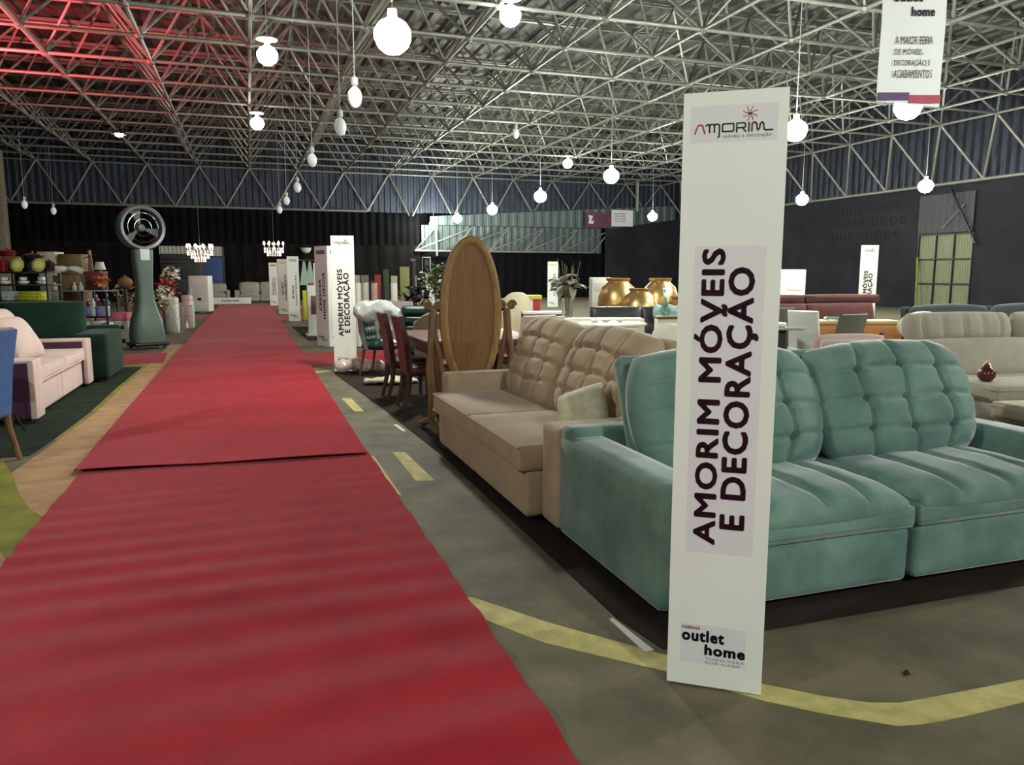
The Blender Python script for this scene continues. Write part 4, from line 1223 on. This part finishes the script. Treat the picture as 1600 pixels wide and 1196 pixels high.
o = blob('throw_blanket', [(-.2, -.06, .0, .14, 1.1, .5, 1.6), (.05, -.06, -.02, .15, 1.2, .5, 1.6), (.22, -.06, .02, .13, 1, .5, 1.5)], mat('pale_blue_knit', (176,200,200), .9, var=.1, sheen=.3), noise=.03)
o.location = (6.82, 11.75, .82); tag(o, 'pale blue throw hanging over the end of the black sofa', 'blanket')
t = thing('cream_pedestal', 'small cream pedestal cabinet by the left edge of the large totem', 'cabinet', (5.42, 9.3, Z6), R(-20))
rbox('body', -.16, .16, -.16, .16, .0, .85, .01, m_cream, t); rbox('top', -.17, .17, -.17, .17, .85, .88, .006, m_legwood, t)
rbox('door', -.14, .14, -.17, -.16, .1, .8, .004, m_cream, t)
t = thing('glass_decanter', 'tall teal glass decanter on the cream pedestal', 'decanter', (5.36, 9.27, .894))
MB().lathe([(.0,0),(.06,.01),(.075,.08),(.05,.16),(.022,.2),(.02,.27),(.026,.28)], 16).build('bottle', m_tglass, t, 60)
MB().lathe([(.02,.28),(.035,.31),(.05,.37),(.0,.38)], 12).build('stopper', m_tglass, t, 60)

# right of the large totem
t = thing('white_fridge', 'white panelled appliance right of the large totem', 'appliance', (11.25, 14.25, 0), R(-18))
rbox('body', -.31, .31, -.3, .3, .03, 1.57, .02, m_wplast, t); d = rbox('door', -.3, .3, -.33, -.3, .06, 1.54, .015, m_wplast, t)
rbox('dispenser', -.08, .22, -.345, -.33, 1.12, 1.36, .01, m_lilac, d); rbox('handle', -.27, -.24, -.36, -.33, .7, 1.2, .008, m_wplast, d); rbox('plinth', -.28, .28, -.28, .28, 0, .04, 0, m_bplast, t)
m_gchair = mat('grey_olive_fabric', (96,94,82), .9, var=.08, sheen=.2)
wing_chair('grey-olive dining chair hidden half behind the large totem', (7.3, 9.6, Z6), R(172), m_gchair, .5, .96, name='dining_chair', m_leg=m_dwood)
wing_chair('grey-olive dining chair seen from behind, nearest the sideboard', (7.05, 7.95, Z6), R(195), m_gchair, .52, .95, name='dining_chair', m_leg=m_dwood)
wing_chair('narrow white chair between the two grey-olive chairs', (7.35, 8.75, Z6), R(115), m_wplast, .42, .95, name='dining_chair', m_leg=m_wplast)
t = thing('glass_table', 'grey-topped dining table right of the large totem', 'table', (6.35, 8.5, Z6), R(-10))
rbox('tabletop', -.5, .42, -.35, .35, .74, .77, .006, mat('grey_glass', (150,154,142), .15), t)
rbox('pedestal', -.25, .25, -.2, .2, .02, .745, .01, m_bplast, t); rbox('foot', -.32, .32, -.27, .27, 0, .02, .004, m_metal, t)
o = rbox('white_dish', -.08, .08, -.08, .08, 0, .06, .02, m_wplast, None, 2, 0, (6.5, 8.35, .782)); tag(o, 'small white square dish on the grey-topped table', 'dish')
t = thing('sideboard', 'orange-brown wooden sideboard below the maroon sofa', 'sideboard', (8.35, 9.05, Z6), R(-17))
m_orange = mat('orange_wood', (170,106,48), .45, var=.2, scale=5, stretch=(1, 8, 8))
rbox('body', -.62, .62, -.22, .22, .12, .74, .006, m_orange, t); rbox('top', -.64, .64, -.24, .24, .74, .785, .006, mat('pale_oak', (196,158,106), .5, var=.15, stretch=(1,8,8)), t)
for k in range(2):
    d = rbox('drawer', -.6+.61*k, -.01+.61*k, -.235, -.22, .45, .72, .004, m_orange, t); MB().lathe([(.0,0),(.02,.0),(.025,.02),(0,.03)], 10).build('knob', m_bplast, d, True, (-.3+.61*k, -.235, .6), (PI/2, 0, 0))
    rbox('door', -.6+.61*k, -.01+.61*k, -.235, -.22, .15, .43, .004, m_orange, t)
for sx in (-1, 1):
    for sy in (-1, 1): MB().bar((sx*.55, sy*.17, .13), (sx*.58, sy*.18, 0), .022, 8, .015).build('leg', m_legwood, t)
o = rbox('glass_tray', -.22, .22, -.1, .1, 0, .05, .02, m_tglass, None, 2, 0, (8.15, 9.08, .798), (0, 0, R(-17))); tag(o, 'clear glass tray on the orange-brown sideboard', 'tray')
t = thing('round_back_chair', 'white round-backed chair beside the sideboard', 'chair', (8.3, 7.95, Z6), R(160))
g = MB(); vs = []; fs = []
for k in range(24):
    a = 2*PI*k/24
    vs += [(.29*math.cos(a), -.02-.05*math.cos(a)**2, .78+.19*math.sin(a)), (.31*math.cos(a), .02-.05*math.cos(a)**2, .78+.2*math.sin(a)), (.29*math.cos(a), .05-.05*math.cos(a)**2, .78+.19*math.sin(a))]
for k in range(24):
    for j in range(2): fs.append((k*3+j, ((k+1) % 24)*3+j, ((k+1) % 24)*3+j+1, k*3+j+1))
fs += [tuple(range(0, 72, 3)), tuple(range(2, 72, 3))]
MB().add(vs, fs).build('backrest', m_cream, t, 50, (0, .28, 0))
MB().lathe([(0,.38),(.26,.38),(.29,.42),(.28,.47),(0,.49)], 20).build('seat', m_cream, t, 60)
rbox('back_stem', -.04, .04, .24, .3, .4, .65, .01, m_legwood, t)
for k in range(4): MB().bar((.17*math.cos(PI/4+k*PI/2), .17*math.sin(PI/4+k*PI/2), .39), (.25*math.cos(PI/4+k*PI/2), .25*math.sin(PI/4+k*PI/2), 0), .02, 8, .013).build('leg', m_legwood, t, True)
t = thing('onion_ornament', 'small dark red onion-shaped ornament behind the teal cushion', 'ornament', (5.40, 4.42, .63))
MB().lathe([(0,0),(.04,.005),(.065,.04),(.062,.08),(.035,.11),(.02,.125)], 18).build('bulb', mat('dark_red_gloss', (84,36,34), .25, var=.2), t, True)
MB().lathe([(.022,.122),(.03,.13),(.012,.145),(.008,.165),(0,.17)], 10).build('finial', m_gold, t, True)
t = thing('headboard_panel', 'pale mint upholstered panel just above the teal sofa back', 'headboard', (4.5, 4.42, Z6), R(-14))
rbox('panel', -.26, .26, -.04, .04, .3, .965, .03, m_mint, t, 3)
for sx in (-1, 1): rbox('leg', sx*.2-.02, sx*.2+.02, -.02, .02, 0, .31, 0, m_dwood, t)

# ================================================================== LEFT SIDE: FAN, SHELVES AND GOODS
t = thing('mist_fan', 'tall grey-green pedestal fan with a round shrouded head', 'fan', (-1.95, 16.72, .008), R(26))
def section_loft(name, secs, m, parent, n=20):
    """loft of rounded-rectangle sections (z, half width, half depth, y shift)"""
    vs = []; fs = []
    for z, a, b, dy in secs:
        for k in range(n):
            th = 2*PI*k/n; c, s = math.cos(th), math.sin(th)
            e = .55
            vs.append((a*math.copysign(abs(c)**e, c), dy+b*math.copysign(abs(s)**e, s), z))
    for i in range(len(secs)-1):
        for k in range(n): fs.append((i*n+k, i*n+(k+1) % n, (i+1)*n+(k+1) % n, (i+1)*n+k))
    fs += [tuple(range(n)), tuple(range((len(secs)-1)*n, len(secs)*n))]
    return MB().add(vs, fs).build(name, m, parent, 45)
section_loft('body', [(.12,.3,.24,0),(.3,.31,.25,0),(.55,.275,.22,0),(.75,.21,.18,0),(.95,.165,.15,0),(1.2,.15,.14,0),(1.5,.165,.14,0),(1.75,.185,.14,0),(1.93,.19,.13,0)], m_fan, t)
rbox('base', -.33, .33, -.27, .27, .06, .13, .03, m_bplast, t)
for sx in (-1, 1):
    for sy in (-1, 1): MB().lathe([(.035,-.02),(.04,0),(.035,.02)], 10).build('caster', m_bplast, t, True, (sx*.25, sy*.2, .04), (PI/2, 0, 0))
rbox('control_panel', -.09, .09, -.16, -.13, 1.72, 1.98, .01, mat('panel_white', (206,212,206), .4), t)
m_shroud = mat('fan_shroud', (104,112,114), .35, var=.08, metal=.2)
vs = []; fs = []; n = 36
prof = [(.36,-.16),(.41,-.17),(.435,-.12),(.44,.0),(.42,.12),(.38,.14),(.37,.1),(.385,0),(.37,-.12)]
for k in range(n):
    a = 2*PI*k/n
    for r_, y in prof: vs.append((r_*math.cos(a), y, 2.35+r_*math.sin(a)))
p_ = len(prof)
for k in range(n):
    for j in range(p_): fs.append((k*p_+j, k*p_+(j+1) % p_, ((k+1) % n)*p_+(j+1) % p_, ((k+1) % n)*p_+j))
MB().add(vs, fs).build('shroud', m_shroud, t, 50)
MB().lathe([(0,-.1),(.06,-.09),(.08,-.04),(.08,.06),(0,.08)], 16).build('hub', m_fan, t, True, (0, 0, 2.35), (-PI/2, 0, 0))
for k in range(3):
    a = PI/2 + k*2*PI/3; c, s = math.cos(a), math.sin(a); c2, s2 = math.cos(a+.5), math.sin(a+.5)
    MB().add([(.06*c,-.03,2.35+.06*s),(.36*c,-.05,2.35+.36*s),(.34*c2,.03,2.35+.34*s2),(.07*c2,.02,2.35+.07*s2),
              (.06*c,-.02,2.35+.06*s),(.36*c,-.04,2.35+.36*s),(.34*c2,.04,2.35+.34*s2),(.07*c2,.03,2.35+.07*s2)],
             [(0,1,2,3),(7,6,5,4),(0,4,5,1),(1,5,6,2),(2,6,7,3),(3,7,4,0)]).build('blade', mat('blade_grey', (112,120,118), .4), t)
for k in range(2):
    r_ = .16+.12*k; ring = [(r_*math.cos(2*PI*q/28), -.16, 2.35+r_*math.sin(2*PI*q/28)) for q in range(29)]
    MB().tube(ring, .004, 4).build('guard_ring', m_chrome, t, True)

# black display shelf with cookware
t = thing('display_shelf', 'black display shelf loaded with cookware at the left edge', 'shelf', (-4.05, 16.15, .008), R(-18.8))
for z in (.0, .95, 1.25, 1.47): rbox('shelf_board', -1.0, .78, -.22, .22, z, z+.03, .004, m_bplast, t, 1)
for x in (-1.0, -.1, .76): rbox('upright', x-.015, x+.015, -.22, -.18, 0, 1.5, 0, m_metal, t, 1); rbox('upright', x-.015, x+.015, .18, .22, 0, 1.5, 0, m_metal, t, 1)
def sh(dx, dy, z):           # point on the shelf in world space
    a = R(-18.8); return (-4.05+dx*math.cos(a)-dy*math.sin(a), 16.15+dx*math.sin(a)+dy*math.cos(a), z)
def basket(label, dx, z, m, w=.42):
    o = thing('woven_basket', label, 'basket', sh(dx, -.05, z), R(-18.8), 'woven baskets on the black shelf')
    rbox('tub', -w/2, w/2, -.13, .13, 0, .17, .02, m, o, 2)
    for k in range(3): rbox('band', -w/2-.008, w/2+.008, -.138, .138, .02+.055*k, .04+.055*k, .004, m, o, 1)
basket('silver woven basket on the black shelf', -.12, .99, mat('silver_weave', (196,204,200), .4, var=.5, scale=60, rgb2=(70,74,74)))
basket('yellow-green woven basket on the black shelf', .42, .99, mat('lime_weave', (196,206,48), .4, var=.5, scale=60, rgb2=(110,116,20)))
for k, (dx, l) in enumerate(((-.1, 'left white porcelain set on the upper black shelf'), (.25, 'middle white porcelain set on the upper black shelf'), (.58, 'right white porcelain set on the upper black shelf'))):
    o = thing('porcelain_set', l, 'crockery', sh(dx, -.06, 1.285), 0, 'porcelain sets')
    MB().lathe([(.05,0),(.09,.03),(.1,.06),(.09,.06),(.04,.02)], 14).build('bowl', m_wplast, o, True); MB().lathe([(.03,.06),(.06,.08),(.065,.13),(.05,.13),(.02,.07)], 12).build('cup', m_wplast, o, True)
def pot(label, loc, r, h, m, lid=True, name='cooking_pot'):
    o = thing(name, label, 'pot', loc, 0, 'pots on the black shelf')
    MB().lathe([(r*.85,0),(r*.97,.015),(r,h*.9),(r*1.04,h),(r*.96,h),(r*.93,.03),(0,.02)], 18).build('pan', m, o, 50)
    for s in (-1, 1): MB().tube([(s*r,-.03,h*.75),(s*(r+.04),-.02,h*.78),(s*(r+.04),.02,h*.78),(s*r,.03,h*.75)], .009, 6).build('handle', m_bplast, o, True)
    if lid:
        l = MB().lathe([(r*1.03,h),(r*.9,h+.02),(r*.3,h+.045),(0,h+.05)], 18).build('lid', m, o, 50); MB().lathe([(.012,h+.05),(.02,h+.07),(0,h+.08)], 8).build('knob', m_chrome, l, True)
    return o
m_redpot = mat('red_enamel', (96,22,26), .2, coat=.4); m_navypot = mat('navy_enamel', (34,40,58), .2, coat=.4); m_blackpot = mat('black_enamel', (26,26,30), .2, coat=.4)
pot('red enamel pot at the left end of the black shelf', sh(-.1, -.1, 1.505), .11, .2, m_redpot)
o = rbox('wooden_riser', -.2, .2, -.07, .07, 0, .28, .008, m_legwood, None, 1, 0, sh(-.12, .14, 1.505), (0, 0, R(-18.8))); tag(o, 'wooden riser box carrying a red lidded pan', 'box')
pot('flat red lidded pan on the wooden riser', sh(-.12, .14, 1.79), .13, .08, m_redpot)
pot('navy pot between the two yellow plates', sh(.41, -.05, 1.505), .07, .12, m_navypot)
o = rbox('dark_riser', -.16, .16, -.08, .08, 0, .2, .006, m_bplast, None, 1, 0, sh(.32, .15, 1.505), (0, 0, R(-18.8))); tag(o, 'dark riser box behind the yellow plates', 'box')
pot('black lidded pan on the dark riser', sh(.32, .15, 1.71), .15, .09, m_blackpot)
pot('small stack of dark pans at the right end of the black shelf', sh(.68, .03, 1.51), .09, .16, m_blackpot)
for k, (dx, l) in enumerate(((.2, 'left yellow plate leaning upright on the black shelf'), (.58, 'right yellow plate leaning upright on the black shelf'))):
    o = thing('yellow_plate', l, 'plate', sh(dx, -.14, 1.505), R(-18.8), 'yellow plates')
    MB().lathe([(0,.012),(.08,.01),(.12,.0),(.125,.008),(.08,.022),(0,.024)], 22).build('rim', mat('yellow_glaze', (176,168,84), .3), o, True, (0, .03, .122), (PI/2-R(12), 0, 0))
    MB().lathe([(0,.02),(.078,.018),(.07,.026),(0,.028)], 22).build('well', mat('pale_glaze', (212,216,140), .3), o, True, (0, .03, .122), (PI/2-R(12), 0, 0))

# second shelf with glass top, right of it
t = thing('glass_shelf', 'dark shelf unit with pale blue glass top behind the green sofa', 'shelf', (-3.25, 18.0, 0), R(-18.8))
for x in (-.58, .1, .58): rbox('upright', x-.015, x+.015, -.24, -.2, 0, 1.12, 0, m_metal, t, 1); rbox('upright', x-.015, x+.015, .2, .24, 0, 1.12, 0, m_metal, t, 1)
rbox('glass_top', -.6, .6, -.26, .26, 1.12, 1.14, .004, mat('pale_blue_glass', (150,176,204), .1), t, 1)
for z in (.06, .58): rbox('shelf_board', -.6, .6, -.25, .25, z, z+.025, .004, m_bplast, t, 1)
def gs(dx, dy, z):
    a = R(-18.8); return (-3.25+dx*math.cos(a)-dy*math.sin(a), 18.0+dx*math.sin(a)+dy*math.cos(a), z)
def carton(label, loc, w, d, h, m, rz=R(-18.8), mark=None, group='boxes of the home-ware stand'):
    o = thing('carton', label, 'box', loc, rz, group)
    rbox('body', -w/2, w/2, -d/2, d/2, 0, h, .006, m, o, 1)
    rbox('flap', -w/2-.002, w/2+.002, -d/2-.003, d/2+.003, h*.82, h+.003, .003, m, o, 1)
    if mark: rbox('print', -w*.25, w*.25, -d/2-.006, -d/2, h*.3, h*.6, .001, mark, o, 1)
    return o
m_wbox = mat('white_carton', (206,208,198), .6, var=.04); m_brown = mat('brown_carton', (122,96,70), .7, var=.08); m_mar = mat('maroon_carton', (112,56,54), .6, var=.05); m_pink = mat('pink_carton', (212,112,128), .6, var=.04)
m_prgreen = mat('green_print_box', (150,170,90), .6)
carton('white box with green print on the lower shelf', gs(.32, -.05, .088), .2, .2, .42, m_wbox, mark=m_prgreen)
carton('plain white box at the left of the lower shelf', gs(-.0, -.05, .088), .12, .2, .4, m_wbox)
carton('slim white box at the right of the lower shelf', gs(.52, -.05, .088), .08, .2, .4, m_wbox)
for k in range(4):
    carton(('blue and white box, first from the left on the middle shelf', 'white box, second on the middle shelf', 'white box, third on the middle shelf', 'blue box, last on the middle shelf')[k], gs(.12+.12*k, -.08, .608), .11, .14, .2, mat('bluewhite_%d' % (k % 2), ((120,124,186), (188,196,210))[k % 2], .5, var=.2, scale=30), group='blue and white boxes')
def bottle(label, loc, h, r, m, m2=None, group='bottles of the home-ware stand'):
    o = thing('bottle', label, 'bottle', loc, 0, group)
    MB().lathe([(r*.9,0),(r,.01),(r,h*.55),(r*.4,h*.72),(r*.36,h*.9),(0,h*.9)], 12).build('body', m, o, 50)
    MB().lathe([(r*.42,h*.88),(r*.42,h),(0,h)], 10).build('cap', m2 or m_wplast, o, 50)
m_dred = mat('wine_red_glass', (90,26,44), .2); m_amber = mat('amber_glass', (150,104,64), .3); m_navyg = mat('navy_glass', (40,52,120), .2)
for k, (dx, h, m) in enumerate(((.14, .14, m_dred), (.24, .16, m_wplast), (.34, .15, m_dred), (.44, .14, m_dred))):
    bottle(('dark red jar, leftmost above the blue boxes', 'white jar above the blue boxes', 'dark red jar in the middle above the blue boxes', 'dark red jar, rightmost above the blue boxes')[k], gs(.14+.11*k, -.1, .812), h, .035, m)
bottle('amber bottle at the back of the glass shelf', gs(.2, .12, .608), .44, .06, m_amber)
bottle('tall navy bottle with white cap at the back of the glass shelf', gs(.42, .12, .608), .46, .05, m_navyg)
# goods on the glass top
carton('brown box under the white folded cloths', gs(-.26, -.02, 1.143), .5, .3, .3, m_brown)
o = blob('folded_cloths', [(-.15, 0, .08, .16, 1.2, .9, .7), (.1, 0, .08, .16, 1.2, .9, .7), (.24, 0, .03, .12, 1, 1, .9)], mat('white_cloth', (204,200,190), .9, var=.1), noise=.03)
o.location = gs(-.24, -.02, 1.49); tag(o, 'pile of white folded cloths on the brown box', 'cloth')
carton('maroon box under the small white lamp shade', gs(.25, .08, 1.143), .34, .28, .38, m_mar)
t = thing('shade_lamp', 'small lamp with white conical shade on the maroon box', 'lamp', gs(.36, .04, 1.53))
MB().lathe([(.05,0),(.05,.01),(.015,.02),(.012,.1)], 12).build('base', m_chrome, t, 50); MB().lathe([(.115,.03),(.075,.19),(.07,.19),(.11,.03)], 18).build('shade', mat('white_shade', (226,216,200), .7), t, 50)
t = thing('windmill_ornament', 'small red windmill ornament beside the white lamp shade', 'ornament', gs(.14, .1, 1.53))
MB().lathe([(.05,0),(.035,.3),(.028,.42),(0,.44)], 10).build('tower', mat('pinkish_wood', (150,110,104), .6), t, 50)
for k in range(4): MB().bar((0, -.05, .3), (.13*math.cos(.3+k*PI/2), -.05, .3+.13*math.sin(.3+k*PI/2)), .01, 6).build('sail', m_redpot, t)
for k, (dx, l) in enumerate(((-.45, 'left small glass jar on the glass shelf top'), (-.05, 'cluster of cream figurines on the glass shelf top'), (.08, 'right small glass jar on the glass shelf top'))):
    bottle(l, gs(dx, -.215, 1.143), .16, .05, mat('cream_glass', (196,190,160), .3), group='small jars on the glass top')
t = thing('orange_bouquet', 'orange artificial flower bunch at the right end of the glass shelf', 'flowers', gs(.5, -.2, 1.143))
MB().lathe([(.04,0),(.05,.08),(.04,.1),(0,.09)], 12).build('pot', m_bplast, t, 50)
leaves(t, leaf_mesh('petal', .1, .04, .2, mat('orange_petal', (214,120,40), .6, var=.15)), cloud((0,0,.2), .13, 40, 21), 21, 'petal')
# cartons and boards behind the shelves
t = carton('tall cream box behind the pots', (-4.1, 19.5, 0), .38, .35, 1.95, mat('cream_carton', (190,182,160), .6))
t = carton('brown striped crate behind the white cloths', (-3.62, 19.35, 0), .5, .35, 1.9, m_brown)
rbox('standing_board', -.06, .06, -.02, .02, 0, 1.72, .006, m_wbox, None, 1, 0, (-2.45, 19.85, 0), (0, 0, R(-18))); tag(bpy.data.objects['standing_board'], 'narrow white board standing just left of the fan', 'board')
# flowers and boxes beside the fan
def bouquet_stand(label, loc, zc, r, n, m, seed, h0, box=None):
    t = thing('flower_stand', label, 'flowers', loc)
    MB().lathe([(.12,0),(.12,.02),(.03,.04),(.03,h0)], 12).build('stand', m_metal, t, 50)
    MB().lathe([(.05,h0-.02),(.12,h0+.12),(.11,h0+.12),(.04,h0)], 14).build('pot', m_brown, t, 50)
    leaves(t, leaf_mesh('petal', .11, .045, .25, m), cloud((0,0,zc), r, n, seed, 1.0), seed, 'petal')
m_dusty = mat('dusty_rose_petal', (176,148,140), .7, var=.2); m_white_pet = mat('ivory_petal', (214,214,196), .7, var=.1)
bouquet_stand('dusty pink flower arrangement left of the fan', (-2.62, 19.3, 0), 1.02, .3, 90, m_dusty, 31, .7)
bouquet_stand('ivory blossom arrangement right behind the fan', (-2.0, 20.7, 0), .95, .28, 80, m_white_pet, 32, .6)
bouquet_stand('tall white pampas arrangement right of the fan', (-2.0, 23.0, 0), 1.45, .24, 70, mat('bright_petal', (240,236,220), .7), 33, 1.0)
bouquet_stand('red festive flower arrangement beside the pampas', (-2.05, 22.2, 0), 1.1, .28, 90, mat('red_petal', (196,70,52), .7, var=.2), 34, .7)
t = thing('wooden_bowl', 'wooden bowl with a lid knob left of the fan', 'bowl', (-2.42, 17.75, 0))
MB().lathe([(.13,0),(.13,.02),(.03,.04),(.03,1.16),(.1,1.18)], 14).build('pedestal', m_dwood, t, 50); MB().lathe([(.05,1.18),(.13,1.24),(.15,1.3),(.12,1.36),(.05,1.41),(0,1.42)], 18).build('bowl', mat('carved_wood', (140,104,66), .5, var=.2), t, True); MB().lathe([(.02,1.41),(.025,1.44),(0,1.46)], 10).build('knob', m_chrome, t, True)
carton('white appliance box on the floor beside the fan, lower one', (-2.42, 17.3, 0), .26, .26, .3, m_wbox, mark=m_bplast)
carton('white appliance box stacked on its twin beside the fan', (-2.43, 17.3, .305), .26, .26, .22, m_wbox, mark=m_bplast)
carton('pink gift box on the stacked white boxes', (-2.46, 17.3, .53), .3, .22, .17, m_pink)
carton('pale pink box on the floor right of the fan', (-1.62, 22.9, 0), .22, .22, .9, mat('blush_carton', (206,176,170), .6))
carton('mint green gift bag right of the fan', (-1.62, 23.6, 0), .24, .14, .72, mat('mint_bag', (110,190,150), .5))
carton('white gift box in front of the red flowers', (-1.9, 21.6, 0), .28, .2, .86, m_wbox)
for k, (x, y, l) in enumerate(((-1.72, 20.9, 'clear acrylic display stand beside the carpet, nearer one'), (-1.62, 22.3, 'clear acrylic display stand beside the carpet, farther one'))):
    t = thing('acrylic_stand', l, 'stand', (x, y, 0), R(-10), 'acrylic stands')
    for z in (.02, .35, .62): rbox('shelf', -.13, .13, -.13, .13, z, z+.02, .003, m_glass, t, 1)
    for sx in (-1, 1): rbox('side', sx*.13-.005, sx*.13+.005, -.13, .13, 0, .66, 0, m_glass, t, 1)
    bottle(('small bottle on the nearer acrylic stand', 'small bottle on the farther acrylic stand')[k], (x, y, .041), .2, .04, m_wplast)
# white evaporative cooler and chair further down the left
t = thing('air_cooler', 'white upright air cooler left of the far carpet', 'cooler', (-1.72, 31.55, .0), R(-14))
rbox('body', -.36, .36, -.3, .3, .08, 1.42, .03, m_wplast, t); rbox('grille', -.28, .28, -.31, -.3, .95, 1.3, .01, m_lilac, t); rbox('panel', -.05, .08, -.312, -.3, .5, .6, .005, m_bplast, t); rbox('tank', -.34, .34, -.312, -.3, .12, .42, .01, m_wplast, t)
for sx in (-1, 1): 
    for sy in (-1, 1): MB().lathe([(.035,-.02),(.04,0),(.035,.02)], 10).build('caster', m_bplast, t, True, (sx*.28, sy*.22, .04), (PI/2, 0, 0))
wing_chair('pale grey upholstered chair left of the air cooler', (-2.25, 29.7, .012), R(-80), mat('pale_grey_fabric', (176,172,164), .85), .5, .98, m_leg=m_dwood)
# far wall fittings
t = thing('wall_vent', 'dark square ventilation box on the far wall', 'vent', (-3.55, 46.2, 1.25))
rbox('housing', -.95, .85, -.2, .2, 0, 1.35, .03, mat('vent_dark', (46,42,44), .6), t)
for k in range(5): rbox('louvre', -.85, .75, -.23, -.19, .12+.23*k, .16+.23*k, .005, m_bplast, t, 1)
rbox('bracket', .85, 1.2, -.15, .15, -.1, 1.3, .01, mat('vent_brown', (84,74,66), .7), t)
rbox('stand', -.9, 1.15, -.12, .12, -1.25, .0, .01, m_bplast, t)
door_2 = bpy.data.objects.new('door_2', None); COL.objects.link(door_2); door_2.location = (-1.95, 46.35, 0); tag(door_2, 'blue door with a pale ribbed panel above it', kind='structure')
rbox('leaf', -.68, .62, -.03, .03, 0, 2.45, .01, mat('blue_door', (36,66,122), .5, var=.15), door_2); rbox('frame', -.74, -.68, -.05, .05, 0, 3.0, .005, m_fascia, door_2); rbox('frame', .62, .72, -.05, .05, 0, 3.0, .005, m_fascia, door_2)
corrugated(-2.6, .62, const(2.5), const(3.02), -.02, .2, .03).build('ribbed_panel', mat('pale_rib', (186,182,172), .6), door_2)
t = thing('wall_lamp', 'half-round frosted wall lamp on the far wall above the totems', 'lamp', (3.2, 46.3, 2.9))
MB().lathe([(0,-.22),(.16,-.18),(.27,-.06),(.32,.1),(.3,.1),(.0,-.15)], 18).build('bowl', m_wplast, t, True); rbox('bracket', -.04, .04, 0, .35, -.05, .05, .005, m_metal, t)
# goods behind the totem row
t = thing('clothes_rack', 'metal rail rack with pale garments behind the totem row', 'rack', (1.95, 27.2, .008))
MB().bar((-.45, 0, 0), (-.45, 0, 1.95), .02).build('post', m_chrome, t); MB().bar((.75, 0, 0), (.75, 0, 1.95), .02).build('post', m_chrome, t); MB().bar((-.45, 0, 1.95), (.75, 0, 1.95), .018).build('rail', m_chrome, t)
for k, x in enumerate((-.15, .05)): MB().prism([(x-.03,1.9),(x+.03,1.9),(x+.16,1.1),(x-.16,1.1)], -.04+.1*k, .0+.1*k, 'y').build('garment', m_mint, t)
carton('bright yellow crate beside the climate totem', (1.75, 25.6, .008), .26, .3, .95, mat('yellow_crate', (206,206,50), .5), 0)
carton('white carrier bag on the floor beside the yellow crate', (1.9, 24.3, .0), .26, .2, .55, m_wbox, 0)
t = thing('white_display_stand', 'white display stand with niche left of the two-faced totem', 'stand', (1.42, 19.3, .0065), R(0))
rbox('tower', -.1, .14, -.12, .12, 0, 1.2, .006, m_wplast, t); rbox('niche', -.02, .1, -.13, -.11, .5, .95, .002, m_rwood, t); rbox('base', -.16, .3, -.5, .16, 0, .03, .004, m_wplast, t)
t = thing('red_topped_box', 'white box with crimson lid behind the display stand', 'box', (1.78, 22.0, .008)); rbox('body', -.2, .2, -.2, .2, 0, 1.12, .008, m_wbox, t); rbox('lid', -.22, .22, -.22, .22, 1.12, 1.22, .008, m_redink, t)
t = thing('tall_white_board', 'tall white board behind the two-faced totem', 'board', (1.76, 21.2, .0065)); rbox('panel', -.12, .12, -.015, .015, .03, 1.76, .004, m_white, t); rbox('foot', -.14, .14, -.12, .12, 0, .03, .004, m_metal, t)

o = MB().add([(-.02,-.01,.004),(.0,-.018,.012),(.024,.0,.006),(.004,.012,.014),(-.016,.01,.005),(0,0,.018)], [(0,1,5),(1,2,5),(2,3,5),(3,4,5),(4,0,5),(0,4,3,2,1)]).build('dry_leaf', m_dwood, None, False, (2.22, 2.03, 0))
tag(o, 'small dark crumpled leaf on the floor in front of the teal sofa', 'leaf')
